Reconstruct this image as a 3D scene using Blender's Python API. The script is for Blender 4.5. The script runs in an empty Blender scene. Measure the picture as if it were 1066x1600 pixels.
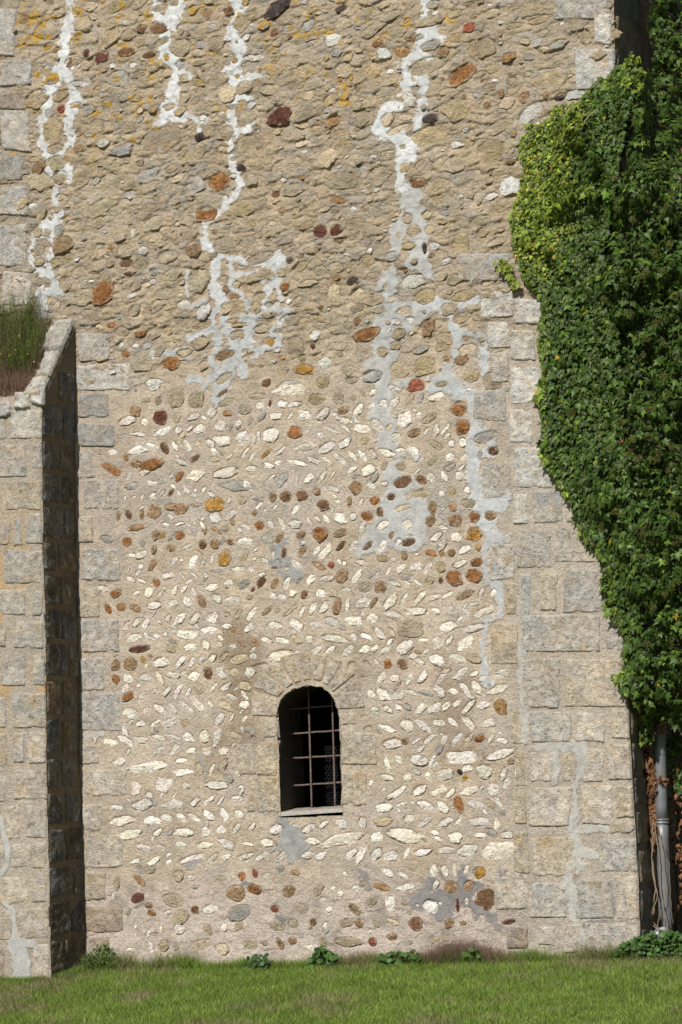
import bpy, math, random
import numpy as np
from mathutils import Matrix, Vector
random.seed(7); RNG = np.random.default_rng(11)
scene = bpy.context.scene
COL = scene.collection
R = math.radians

# ------------------------------------------------------------------ camera, sky, sun, exposure
F_PX = 4500.0                                   # focal length in photo pixels (photo is 1066 x 1600)
AIM = np.array([0.0, 0.0, 3.85])                # wall point in the middle of the picture
YAW = R(20.5)
CAM = np.array([25*math.sin(YAW), -25*math.cos(YAW), 1.95])
ROLL = R(1.7)
fw = AIM - CAM; fw /= np.linalg.norm(fw)
rt = np.cross(fw, [0, 0, 1.0]); rt /= np.linalg.norm(rt)
up = np.cross(rt, fw)
cr, sr = math.cos(ROLL), math.sin(ROLL)         # the picture is turned slightly counter-clockwise
rt2 = rt*cr - up*sr
up2 = up*cr + rt*sr
cam_data = bpy.data.cameras.new('camera')
cam = bpy.data.objects.new('camera', cam_data); COL.objects.link(cam)
cam_data.sensor_fit = 'VERTICAL'; cam_data.sensor_height = 36; cam_data.lens = 36*F_PX/1600
cam_data.clip_end = 600; cam_data.clip_start = 0.5
M = Matrix(((rt2[0], up2[0], -fw[0], CAM[0]), (rt2[1], up2[1], -fw[1], CAM[1]), (rt2[2], up2[2], -fw[2], CAM[2]), (0, 0, 0, 1)))
cam.matrix_world = M
scene.camera = cam

SUN_EL, SUN_AZ = R(40), R(4)                    # height; angle to the left of straight on to the wall
sdir = Vector((-math.sin(SUN_AZ)*math.cos(SUN_EL), -math.cos(SUN_AZ)*math.cos(SUN_EL), math.sin(SUN_EL)))
sun_d = bpy.data.lights.new('sun', 'SUN'); sun_d.energy = 4.6; sun_d.angle = R(0.5); sun_d.color = (1.0, 0.955, 0.885)
sun = bpy.data.objects.new('sun', sun_d); COL.objects.link(sun)
sun.rotation_euler = sdir.to_track_quat('Z', 'Y').to_euler(); sun.location = (-3, -20, 20)
world = bpy.data.worlds.new('World'); scene.world = world; world.use_nodes = True
wn = world.node_tree; bg = wn.nodes['Background']; bg.inputs['Strength'].default_value = 0.05
sk = wn.nodes.new('ShaderNodeTexSky'); sk.sky_type = 'NISHITA'; sk.sun_disc = False
sk.sun_elevation = SUN_EL; sk.sun_rotation = math.pi + SUN_AZ
wn.links.new(sk.outputs['Color'], bg.inputs['Color'])
vs = scene.view_settings; vs.view_transform = 'Standard'; vs.look = 'None'; vs.exposure = 0.0; vs.gamma = 1

# ------------------------------------------------------------------ helpers
def ray(px, py):
    d = fw*F_PX + rt2*(px-533.0) + up2*(800.0-py)
    return d
def W(px, py, y=0.0):
    """point of the vertical plane at depth y that the traced photo position shows"""
    d = ray(px, py); k = (y-CAM[1])/d[1]
    return CAM + d*k
def WX(px, py, y=0.0):
    p = W(px, py, y); return p[0], p[2]

def hsh(ix, iy, s):
    n = (ix.astype(np.int64)*374761393 + iy.astype(np.int64)*668265263 + s*1274126177) & 0x7fffffff
    n = ((n ^ (n >> 13))*1274126177) & 0x7fffffff
    n = ((n ^ (n >> 15))*2246822519) & 0x7fffffff
    return (n ^ (n >> 16)).astype(np.float64) % 1000003 / 1000003.0
def vn(x, y, s=0):
    x = np.asarray(x, float); y = np.asarray(y, float)
    ix = np.floor(x); iy = np.floor(y); fx = x-ix; fy = y-iy
    fx = fx*fx*fx*(fx*(fx*6-15)+10); fy = fy*fy*fy*(fy*(fy*6-15)+10)
    ix = ix.astype(np.int64); iy = iy.astype(np.int64)
    a = hsh(ix, iy, s); b = hsh(ix+1, iy, s); c = hsh(ix, iy+1, s); d = hsh(ix+1, iy+1, s)
    return (a*(1-fx)+b*fx)*(1-fy) + (c*(1-fx)+d*fx)*fy
def fbm(x, y, s=0, o=4, g=0.5):
    r = 0; a = 1; t = 0
    for i in range(o):
        k = 2.03**i
        r = r + a*(vn(np.asarray(x)*k+17.3*i, np.asarray(y)*k+9.1*i, s+i)*2-1); t += a; a *= g
    return r/t
def sst(a, b, x):
    t = np.clip((x-a)/(b-a), 0, 1); return t*t*(3-2*t)
def worley(x, y, s=0):
    ix = np.floor(x).astype(np.int64); iy = np.floor(y).astype(np.int64)
    f1 = np.full(x.shape, 9.0); f2 = np.full(x.shape, 9.0); idv = np.zeros(x.shape); dy1 = np.zeros(x.shape); dx1 = np.zeros(x.shape)
    for ox in (-1, 0, 1):
        for oy in (-1, 0, 1):
            cx = ix+ox; cy = iy+oy
            qx = cx+0.12+0.76*hsh(cx, cy, s); qy = cy+0.12+0.76*hsh(cx, cy, s+5)
            dx = x-qx; dy = y-qy; d = np.sqrt(dx*dx+dy*dy)
            near = d < f1
            f2 = np.where(near, f1, np.minimum(f2, d))
            idv = np.where(near, hsh(cx, cy, s+9), idv); dy1 = np.where(near, dy, dy1); dx1 = np.where(near, dx, dx1)
            f1 = np.where(near, d, f1)
    return f1, f2, idv, dx1, dy1

def mesh_obj(name, verts, faces, mat, parent=None, cols=None, smooth=True):
    me = bpy.data.meshes.new(name)
    verts = np.asarray(verts, dtype=np.float32)
    if isinstance(faces, np.ndarray):
        n, k = faces.shape
        me.vertices.add(len(verts)); me.vertices.foreach_set('co', verts.ravel())
        me.loops.add(n*k); me.loops.foreach_set('vertex_index', faces.astype(np.int32).ravel())
        me.polygons.add(n)
        me.polygons.foreach_set('loop_start', np.arange(0, n*k, k, dtype=np.int32))
        me.update(calc_edges=True)
        me.validate()
    else:
        me.from_pydata(verts.tolist(), [], faces)
    if cols is not None:
        a = me.color_attributes.new('Col', 'FLOAT_COLOR', 'POINT')
        c = np.ones((len(me.vertices), 4), np.float32); c[:, :3] = cols
        a.data.foreach_set('color', c.ravel())
    if smooth: me.polygons.foreach_set('use_smooth', np.ones(len(me.polygons), bool))
    me.materials.append(mat)
    o = bpy.data.objects.new(name, me); COL.objects.link(o)
    if parent is not None: attach(o, parent)
    return o
def attach(o, parent):
    o.parent = parent
    loc = Vector((0, 0, 0)); q = parent
    while q is not None: loc += q.location; q = q.parent
    o.matrix_parent_inverse = Matrix.Translation(-loc)
def thing(name, label, cat, loc, group=None, kind=None):
    o = bpy.data.objects.new(name, None); COL.objects.link(o); o.location = loc; o.empty_display_size = 0.2
    tag(o, label, cat, group, kind); return o
def tag(o, label=None, cat=None, group=None, kind=None):
    if label: o['label'] = label
    if cat: o['category'] = cat
    if group: o['group'] = group
    if kind: o['kind'] = kind
def centre(o):
    """move a stand-alone mesh's origin to the middle of its base"""
    n = len(o.data.vertices); c = np.empty(n*3, np.float32); o.data.vertices.foreach_get('co', c); c = c.reshape(-1, 3)
    l = np.array([(c[:, 0].min()+c[:, 0].max())/2, (c[:, 1].min()+c[:, 1].max())/2, c[:, 2].min()], np.float32)
    o.data.vertices.foreach_set('co', (c-l).ravel()); o.location = l.tolist(); return o

class MB:
    """collects geometry of one mesh"""
    def __init__(s): s.v = []; s.f = []; s.c = []; s.n = 0
    def add(s, v, f, c):
        v = np.asarray(v, float); s.v.append(v)
        s.f += [[i+s.n for i in q] for q in f]
        c = np.asarray(c, float)
        s.c.append(np.tile(c, (len(v), 1)) if c.ndim == 1 else c); s.n += len(v)
    def build(s, name, mat, parent=None, smooth=True):
        return mesh_obj(name, np.concatenate(s.v), s.f, mat, parent, np.concatenate(s.c), smooth)
def gridf(nu, nv):
    i = np.arange(nu-1)[:, None]*nv + np.arange(nv-1)[None, :]
    i = i.ravel(); return np.stack([i, i+nv, i+nv+1, i+1], 1)
def tube(mb, pts, r, col, n=8):
    pts = [np.asarray(p, float) for p in pts]; vs_ = []; fs = []
    rr = r if hasattr(r, '__len__') else [r]*len(pts)
    u = None
    for i, p in enumerate(pts):
        t = pts[min(i+1, len(pts)-1)]-pts[max(i-1, 0)]; t = t/(np.linalg.norm(t)+1e-9)
        if u is None:
            u = np.cross(t, [0.3, 0.9, 0.2]); 
        u = u-t*np.dot(u, t); u /= np.linalg.norm(u)+1e-9
        w = np.cross(t, u)
        for k in range(n):
            a = 2*math.pi*k/n; vs_.append(p+rr[i]*(u*math.cos(a)+w*math.sin(a)))
    for i in range(len(pts)-1):
        for k in range(n):
            fs.append([i*n+k, i*n+(k+1) % n, (i+1)*n+(k+1) % n, (i+1)*n+k])
    fs.append(list(range(n))[::-1]); fs.append([(len(pts)-1)*n+k for k in range(n)])
    mb.add(vs_, fs, col)

# ------------------------------------------------------------------ materials
def new_mat(name, rough=0.9):
    m = bpy.data.materials.new(name); m.use_nodes = True
    nt = m.node_tree; b = nt.nodes['Principled BSDF']; b.inputs['Roughness'].default_value = rough
    b.inputs['Specular IOR Level'].default_value = 0.25
    return m, nt, b
def nnode(nt, t, **kw):
    n = nt.nodes.new(t)
    for k, v in kw.items():
        if k in n.inputs: n.inputs[k].default_value = v
        else: setattr(n, k, v)
    return n
def masonry(name, grain=0.35, gs=140.0, mid=0.25, ms=22.0, bump=0.5, bdist=0.006, pits=0.0, warm=0.0, rough=0.93):
    m, nt, b = new_mat(name, rough); L = nt.links.new
    at = nnode(nt, 'ShaderNodeAttribute', attribute_name='Col'); ge = nt.nodes.new('ShaderNodeNewGeometry')
    n1 = nnode(nt, 'ShaderNodeTexNoise', Scale=gs, Detail=3.0, Roughness=0.6); L(ge.outputs['Position'], n1.inputs['Vector'])
    n2 = nnode(nt, 'ShaderNodeTexNoise', Scale=ms, Detail=5.0, Roughness=0.65); L(ge.outputs['Position'], n2.inputs['Vector'])
    def val(n, amp, lo=0.3, hi=0.7):
        r = nnode(nt, 'ShaderNodeMapRange'); L(n.outputs['Fac'], r.inputs['Value'])
        r.inputs['From Min'].default_value = lo; r.inputs['From Max'].default_value = hi
        r.inputs['To Min'].default_value = 1-amp; r.inputs['To Max'].default_value = 1+amp; r.clamp = True
        return r.outputs['Result']
    mu = nnode(nt, 'ShaderNodeMath', operation='MULTIPLY'); L(val(n1, grain), mu.inputs[0]); L(val(n2, mid), mu.inputs[1])
    v = mu.outputs[0]
    if pits > 0:
        n3 = nnode(nt, 'ShaderNodeTexNoise', Scale=46.0, Detail=4.0, Roughness=0.62); L(ge.outputs['Position'], n3.inputs['Vector'])
        r3 = nnode(nt, 'ShaderNodeMapRange'); L(n3.outputs['Fac'], r3.inputs['Value'])
        r3.inputs['From Min'].default_value = 0.34; r3.inputs['From Max'].default_value = 0.44
        r3.inputs['To Min'].default_value = 1-pits; r3.inputs['To Max'].default_value = 1; r3.clamp = True
        m3 = nnode(nt, 'ShaderNodeMath', operation='MULTIPLY'); L(v, m3.inputs[0]); L(r3.outputs['Result'], m3.inputs[1]); v = m3.outputs[0]
    vm = nnode(nt, 'ShaderNodeVectorMath', operation='SCALE'); L(at.outputs['Color'], vm.inputs[0]); L(v, vm.inputs['Scale'])
    out = vm.outputs['Vector']
    if warm > 0:   # patches of ochre staining and grey lichen
        n4 = nnode(nt, 'ShaderNodeTexNoise', Scale=5.5, Detail=5.0, Roughness=0.7); L(ge.outputs['Position'], n4.inputs['Vector'])
        r4 = nnode(nt, 'ShaderNodeMapRange'); L(n4.outputs['Fac'], r4.inputs['Value']); r4.clamp = True
        r4.inputs['From Min'].default_value = 0.54; r4.inputs['From Max'].default_value = 0.68; r4.inputs['To Max'].default_value = warm
        mx = nnode(nt, 'ShaderNodeMix', data_type='RGBA', blend_type='MULTIPLY'); L(r4.outputs['Result'], mx.inputs[0]); L(out, mx.inputs[6])
        mx.inputs[7].default_value = (1.0, 0.78, 0.45, 1); out = mx.outputs[2]
        n5 = nnode(nt, 'ShaderNodeTexNoise', Scale=9.0, Detail=6.0, Roughness=0.75); L(ge.outputs['Position'], n5.inputs['Vector'])
        r5 = nnode(nt, 'ShaderNodeMapRange'); L(n5.outputs['Fac'], r5.inputs['Value']); r5.clamp = True
        r5.inputs['From Min'].default_value = 0.56; r5.inputs['From Max'].default_value = 0.66; r5.inputs['To Max'].default_value = warm*0.8
        m5 = nnode(nt, 'ShaderNodeMix', data_type='RGBA'); L(r5.outputs['Result'], m5.inputs[0]); L(out, m5.inputs[6])
        m5.inputs[7].default_value = (0.5, 0.49, 0.46, 1); out = m5.outputs[2]
    L(out, b.inputs['Base Color'])
    ad = nnode(nt, 'ShaderNodeMath', operation='ADD'); L(n1.outputs['Fac'], ad.inputs[0])
    m2 = nnode(nt, 'ShaderNodeMath', operation='MULTIPLY'); m2.inputs[1].default_value = 1.5; L(n2.outputs['Fac'], m2.inputs[0]); L(m2.outputs[0], ad.inputs[1])
    bp = nnode(nt, 'ShaderNodeBump', Strength=bump, Distance=bdist); L(ad.outputs[0], bp.inputs['Height']); L(bp.outputs['Normal'], b.inputs['Normal'])
    return m
M_MORTAR = masonry('sandy_lime_mortar', 0.24, 95, 0.20, 38, 1.0, 0.012)
M_REPAIR = masonry('cement_repair_mortar', 0.13, 80, 0.18, 14, 0.7, 0.010)
M_STONE = masonry('field_stone', 0.16, 80, 0.16, 34, 1.0, 0.014)
M_IRON = masonry('ironstone', 0.40, 75, 0.42, 28, 1.0, 0.016)
M_ASHLAR = masonry('weathered_limestone', 0.15, 85, 0.30, 16, 1.0, 0.016, pits=0.55, warm=0.65)
def leaf_mat(name, rough=0.42, trans=0.25, spec=0.4):
    m, nt, b = new_mat(name, rough); b.inputs['Specular IOR Level'].default_value = spec
    at = nnode(nt, 'ShaderNodeAttribute', attribute_name='Col'); nt.links.new(at.outputs['Color'], b.inputs['Base Color'])
    if trans > 0:
        tr = nt.nodes.new('ShaderNodeBsdfTranslucent'); nt.links.new(at.outputs['Color'], tr.inputs['Color'])
        mx = nt.nodes.new('ShaderNodeMixShader'); mx.inputs[0].default_value = trans
        nt.links.new(b.outputs[0], mx.inputs[1]); nt.links.new(tr.outputs[0], mx.inputs[2])
        nt.links.new(mx.outputs[0], nt.nodes['Material Output'].inputs['Surface'])
    return m
M_IVY = leaf_mat('ivy_leaf', 0.48, 0.18, 0.3); M_GRASS = leaf_mat('grass_blade', 0.6, 0.3, 0.2); M_DRY = leaf_mat('dry_plant', 0.8, 0.15, 0.1)
M_WOOD = leaf_mat('woody_stem', 0.85, 0.0, 0.1)
def plain(name, col, rough=0.6, metal=0.0, noise=0.2, ns=30):
    m, nt, b = new_mat(name, rough); b.inputs['Metallic'].default_value = metal
    n = nnode(nt, 'ShaderNodeTexNoise', Scale=ns, Detail=4.0, Roughness=0.6); ge = nt.nodes.new('ShaderNodeNewGeometry'); nt.links.new(ge.outputs['Position'], n.inputs['Vector'])
    cr_ = nt.nodes.new('ShaderNodeValToRGB'); e = cr_.color_ramp.elements
    e[0].position = 0.3; e[1].position = 0.7
    e[0].color = (*[c*(1-noise) for c in col], 1); e[1].color = (*[min(1, c*(1+noise)) for c in col], 1)
    nt.links.new(n.outputs['Fac'], cr_.inputs[0]); nt.links.new(cr_.outputs[0], b.inputs['Base Color'])
    return m
M_IRONBAR = plain('rusty_iron', (0.15, 0.112, 0.098), 0.7, 0.0, 0.4, 45)
M_ZINC = plain('grey_zinc_pipe', (0.22, 0.23, 0.245), 0.45, 0.3, 0.12, 12)
M_DARK = plain('painted_room_shade', (0.03, 0.027, 0.024), 0.95)  # near-black colour stands in for the darkness of the unlit room
M_SOIL = None

# ------------------------------------------------------------------ stones traced from the photograph, tile by tile
# each tile: left, top of a close-up, its enlargement, and rows of  x y length width angle kind
TILES = [
(100, 580, 3.553, """495 75 90 70 0 W;620 150 100 100 0 t;735 160 110 85 40 t;455 165 60 25 10 t;523 165 45 50 0 t;395 225 70 60 0 b;538 255 85 80 5 R;350 278 110 50 10 w;445 280 40 45 0 w;625 262 55 45 60 k;722 252 70 35 10 w;822 228 60 55 0 w;907 234 55 32 5 o;1005 215 70 50 0 t;890 40 120 50 25 t;878 125 90 25 30 B;900 175 110 40 15 t;870 300 70 60 -20 w;925 310 30 25 40 g;968 290 35 35 0 w;1035 280 55 22 50 g;415 350 100 22 -8 w;545 335 110 40 12 w;638 325 50 40 0 w;700 318 60 25 45 w;755 320 75 55 0 w;330 362 50 30 0 g;410 438 100 50 -5 w;485 415 80 30 -25 w;560 430 75 40 -65 B;618 418 65 30 -60 w;685 412 75 30 -60 w;750 410 65 35 -60 k;810 400 65 35 -40 w;880 390 95 60 -10 w;990 370 80 70 40 w;1055 380 60 30 80 w;200 455 35 20 0 g;270 450 60 40 0 w;345 482 40 28 -80 o;490 520 165 72 8 O;400 515 70 50 0 b;265 545 140 45 -30 O;240 535 70 25 -30 g;445 562 75 35 15 w;650 505 70 36 -30 w;727 485 70 26 30 B;835 490 70 35 -5 k;935 460 90 18 40 w;1005 455 80 18 48 w;1045 475 60 25 55 w;740 578 125 60 12 w;900 565 150 60 5 w;1040 540 70 35 0 w;640 585 75 40 40 O;495 622 65 32 -15 w;540 605 40 35 0 g;600 580 40 20 70 w;380 640 110 42 5 g;680 660 55 35 -60 w;728 662 22 22 0 w;775 660 50 22 50 w;825 640 35 10 70 w;965 635 190 60 -5 G;595 675 55 25 55 B;548 675 45 20 45 w;495 695 50 35 50 w;435 705 55 20 70 w;340 705 30 12 70 w;390 700 20 14 0 w;840 738 118 86 0 Y;988 716 50 45 0 k;1050 700 30 25 0 w;302 805 55 32 80 b;360 800 50 35 -60 B;432 795 65 32 85 b;505 780 85 80 0 b;595 755 75 40 0 b;650 765 90 70 0 b;735 742 75 20 0 t;840 812 75 60 -20 w;925 800 90 45 35 w;1058 790 35 30 0 b;720 822 45 35 60 w;770 820 25 20 60 w;640 848 65 18 10 w;560 855 45 28 0 w;400 870 120 30 5 o;445 862 50 20 10 w;1010 870 60 40 -50 w;835 875 28 28 0 o"""),
(380, 580, 3.553, """345 8 90 25 -10 Y;130 68 55 45 0 B;262 98 185 90 -2 w;440 62 80 70 0 y;405 155 100 72 0 y;80 140 100 35 0 t;92 195 50 40 0 w;150 178 40 18 80 B;215 182 60 45 0 w;290 185 75 28 5 w;105 258 70 28 40 g;180 252 80 40 0 w;262 250 50 18 55 w;345 243 65 52 0 w;445 240 95 55 35 w;555 220 70 40 15 b;642 215 80 48 50 w;605 50 90 40 0 t;530 150 60 75 0 t;612 148 38 32 0 t;665 125 60 15 -50 t;720 118 50 35 45 w;715 195 45 25 55 w;838 95 75 32 -25 w;960 75 95 68 -5 r;778 178 50 38 30 w;838 178 85 45 40 w;927 160 80 42 55 k;985 158 80 30 55 g;1052 148 45 40 0 w;155 355 100 85 5 w;288 340 85 75 0 O;372 312 35 30 -50 w;85 365 65 25 85 w;495 330 105 20 -28 w;428 355 40 30 50 w;570 318 70 20 -45 w;665 318 110 50 -15 w;748 298 90 40 -45 w;895 270 95 72 0 w;978 243 30 35 0 w;1035 262 100 40 25 t;850 370 65 62 0 w;948 345 70 40 20 b;1018 335 55 18 55 w;130 455 75 28 35 o;212 440 70 26 35 w;342 425 150 50 8 w;465 425 100 55 20 w;565 402 80 42 30 w;675 390 60 40 15 y;742 382 40 15 35 w;800 455 105 40 -20 w;878 438 60 25 -10 w;945 438 85 45 -30 w;50 470 75 22 55 w;45 545 75 30 0 w;140 525 75 28 -20 w;195 510 40 30 -10 w;310 510 130 25 -18 w;390 495 90 28 -25 w;470 500 80 22 -42 w;540 490 100 32 -45 w;610 472 55 28 -50 w;665 470 75 32 -55 w;725 460 65 30 -60 w;605 548 65 32 20 w;700 548 90 60 10 w;785 530 60 30 60 t;875 532 55 45 0 t;990 495 40 28 20 w;1040 590 50 45 0 w;160 592 50 22 30 w;222 598 85 45 50 g;298 605 60 22 85 w;368 592 75 42 40 w;442 585 80 30 50 w;500 572 50 15 60 w;885 617 105 55 15 B;988 605 70 45 -30 B;788 625 40 28 0 w;630 645 85 75 -30 b;715 642 80 38 -40 w;550 645 60 12 -40 w;505 655 75 28 -35 w;453 655 35 18 -70 w;408 668 48 38 0 b;235 698 70 58 0 B;325 690 70 52 0 B;165 700 55 45 80 b;30 640 90 45 -30 w;75 710 45 28 -40 g;590 725 60 30 80 b;655 728 50 22 55 w;728 718 60 45 15 O;822 700 48 40 0 B;985 680 110 45 5 t;890 758 105 35 10 k;520 725 35 28 30 w;443 745 72 58 0 B;1050 760 70 50 80 b;370 745 60 10 75 w;290 768 70 35 50 w;230 760 30 18 35 g;120 775 25 18 50 w;70 785 40 40 0 b;688 805 72 48 -15 O;758 783 60 45 80 B;540 815 75 68 0 w;613 808 40 38 -50 w;460 820 60 28 -55 w;415 820 50 20 -50 w;90 858 50 40 0 O;155 850 60 28 -50 w;215 848 75 28 -65 w;290 850 75 50 -10 w;368 835 60 18 -50 w;25 868 60 40 -45 w;425 880 70 25 5 B;660 868 60 40 70 w;775 858 75 45 30 w;910 850 75 60 15 w;1040 835 60 45 50 b"""),
(600, 580, 3.553, """320 75 85 38 5 t;300 140 95 48 10 w;415 212 95 75 10 O;438 312 85 85 0 O;470 103 30 20 0 w;345 320 90 22 45 w;290 330 75 35 70 w;290 412 80 32 -35 y;375 403 45 38 80 w;440 395 50 40 -60 w;368 475 60 42 0 w;443 480 60 28 50 w;565 365 140 60 10 g;605 445 60 45 0 B;270 500 85 35 40 t;335 585 70 28 -60 w;418 578 50 45 0 w;460 565 45 20 -75 w;373 668 60 55 0 y;462 658 45 40 80 w;320 680 35 30 0 w;280 758 80 62 5 b;378 752 55 48 0 b;468 733 85 48 -10 t;395 825 80 65 0 b;503 810 65 55 10 O;592 805 60 50 0 b;262 838 85 45 15 b;500 880 70 25 0 o;535 468 60 30 80 g"""),
(100, 800, 3.553, """350 165 62 58 0 O;435 175 40 40 0 g;235 152 80 48 -10 g;515 132 60 50 0 b;550 130 40 30 80 o;640 132 65 48 0 O;720 115 45 35 60 g;782 105 40 30 80 b;900 95 50 36 -30 t;975 102 30 30 0 w;1020 90 60 35 -50 w;770 180 48 48 0 B;838 178 58 48 0 b;920 165 42 32 0 B;1010 165 100 45 -5 w;595 203 45 38 0 b;500 212 50 32 70 b;683 195 62 25 25 w;370 240 60 25 0 w;430 238 80 45 25 w;490 295 80 35 50 b;610 275 70 28 50 w;655 268 18 18 0 w;718 270 88 48 55 w;775 278 60 25 55 w;820 265 58 22 75 w;892 260 90 66 55 Y;1000 252 65 42 50 y;1058 262 30 20 30 w;425 305 35 28 0 w;360 315 55 14 70 w;580 352 85 42 0 w;655 352 60 15 -55 w;725 352 65 12 -40 w;785 350 40 18 -60 w;840 330 80 18 0 g;965 318 90 25 0 w;1040 318 32 30 0 w;375 375 60 25 -30 w;435 385 60 20 -30 w;515 390 55 40 -50 O;278 380 40 8 0 w;215 425 65 35 -20 w;288 455 65 42 15 O;340 462 30 15 50 w;400 452 60 28 20 w;468 445 60 50 30 w;545 442 75 20 40 w;613 435 65 35 55 w;668 430 50 28 45 w;822 418 75 48 0 w;918 402 65 48 0 w;1002 402 75 38 25 g;1050 430 30 22 30 B;245 540 65 35 -60 O;318 530 62 52 0 o;398 535 90 42 -30 b;500 520 85 45 5 w;595 508 90 40 0 w;690 500 60 40 -50 w;765 498 88 46 -60 b;850 480 70 42 -40 w;938 487 95 40 -5 w;1030 475 42 28 0 k;345 632 60 22 50 w;400 615 65 35 50 w;455 620 70 38 50 w;578 590 50 35 50 w;642 592 100 50 45 w;725 595 90 45 45 w;825 587 70 55 30 w;905 570 42 28 0 t;970 568 60 28 50 k;1040 570 90 38 50 w;390 697 90 50 20 w;455 685 40 18 -60 w;480 700 40 16 -30 w;565 680 28 25 -50 w;615 665 50 28 -5 w;690 680 120 52 0 w;805 657 110 42 -3 w;905 635 55 30 -10 w;940 655 40 25 -40 b;1030 640 80 42 30 w;418 762 130 42 5 R;600 755 75 60 20 k;602 720 45 18 -10 g;700 750 78 42 5 w;788 742 65 42 -55 w;862 735 50 28 -30 w;935 745 50 35 -30 w;990 735 70 20 -35 b;290 852 60 60 0 b;370 845 82 78 0 b;440 820 35 32 0 Y;480 800 35 20 -20 b;455 855 30 14 80 w;540 835 95 60 -5 w;648 832 75 38 50 w;710 832 60 32 55 w;765 820 65 32 50 w;825 812 55 40 40 w;885 808 80 28 40 k;970 818 120 58 8 k;1048 800 45 35 0 w;800 880 50 30 0 B;870 875 60 30 20 w;285 790 40 22 0 t"""),
(350, 800, 3.553, """240 150 80 68 0 g;425 130 65 40 15 b;535 125 85 72 0 O;645 120 70 35 15 b;335 228 65 35 85 B;275 235 50 20 80 w;240 238 35 15 50 w;435 218 75 32 50 b;515 215 60 32 40 w;562 222 105 38 48 w;652 188 70 30 40 B;720 195 75 48 50 w;800 190 65 25 40 B;882 185 85 40 60 w;970 165 40 30 40 w;1025 170 80 40 10 B;1000 245 48 40 80 b;525 302 85 30 -30 b;593 295 45 42 0 r;640 275 35 20 -50 w;670 285 30 20 -50 w;405 292 75 35 -35 w;340 315 60 22 -5 k;282 310 45 15 0 B;215 348 50 22 0 w;765 282 60 32 -10 w;882 260 70 32 -10 y;940 262 35 25 -20 w;912 330 65 28 55 w;982 315 55 35 20 w;1048 308 35 35 0 w;205 392 70 42 45 B;282 395 75 38 55 b;352 388 75 42 55 w;418 385 40 10 45 g;482 375 65 42 50 w;573 370 78 38 0 w;655 360 82 62 40 b;738 358 95 42 45 w;785 418 75 50 10 t;872 415 75 65 -15 b;1010 365 60 25 10 g;950 398 75 22 -30 w;1020 398 50 18 -30 w;270 465 60 32 -50 w;325 475 68 38 -50 w;380 452 48 42 0 w;447 458 42 40 0 B;538 452 60 48 0 w;610 450 55 44 -60 k;680 432 55 25 -5 w;685 520 75 30 75 w;775 502 85 60 25 w;830 505 75 25 50 b;925 498 110 55 38 w;1000 485 95 28 55 w;240 550 75 22 35 b;370 548 110 20 35 k;435 548 70 28 60 w;492 538 75 32 60 w;558 530 90 48 50 w;627 528 92 45 75 b;300 550 40 30 0 t;940 568 115 36 -15 w;950 596 70 20 -30 y;1045 550 65 30 -10 w;282 632 90 40 -5 w;400 625 90 45 -30 w;508 625 75 35 -20 w;598 610 90 45 -25 w;720 605 105 48 -5 w;822 592 75 58 -15 w;1030 650 150 90 0 t;240 715 70 28 -20 w;320 712 85 32 -15 w;400 708 75 30 -40 k;475 702 60 38 -25 w;180 728 50 40 -45 b;610 702 145 40 -12 w;720 695 62 38 -65 w;788 690 85 32 -30 w;862 675 80 40 -50 w;932 668 68 25 -60 k;1005 750 110 70 30 w;515 765 80 32 30 w;590 768 75 30 30 w;688 772 80 42 40 w;782 762 70 42 20 w;838 755 50 30 30 w;895 765 90 38 35 w;1048 800 45 40 -20 w;310 798 150 62 8 w;405 780 30 20 0 w;190 870 120 50 15 w;710 850 55 45 0 t;795 845 60 28 -50 w;850 840 60 22 -55 w;910 845 50 42 80 O;990 845 68 52 -10 B"""),
(600, 800, 3.553, """292 138 85 38 35 w;403 142 70 52 0 w;505 125 90 68 0 Y;605 108 38 25 80 w;260 228 62 32 -15 O;322 230 42 35 -70 b;375 228 42 42 0 b;448 208 85 42 15 w;525 198 35 35 0 o;182 235 40 15 -10 w;420 290 90 35 15 w;515 280 75 45 15 O;315 305 60 52 0 y;180 305 70 42 10 w;240 315 80 40 40 w;316 382 38 28 80 B;388 367 82 78 0 O;498 355 105 78 5 O;187 392 70 18 -35 w;255 382 48 40 0 t;205 470 90 42 40 w;282 472 70 32 5 w;355 462 75 28 25 w;450 462 105 35 20 b;540 455 75 25 65 w;608 448 52 30 60 w;182 550 115 42 -5 w;285 550 60 38 -40 w;368 540 95 32 -20 w;455 558 75 38 -70 w;505 512 55 22 -5 w;555 552 130 48 20 w;355 635 100 55 10 w;502 645 130 45 10 w;220 712 60 22 -5 w;297 728 85 78 80 w;362 715 65 25 50 w;455 730 120 62 45 w;187 780 50 20 0 b;190 825 90 30 -30 w;295 825 105 72 -25 w;412 815 95 48 -20 w;500 815 90 45 -30 k;345 882 60 25 10 k;435 880 60 25 20 w"""),
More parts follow.
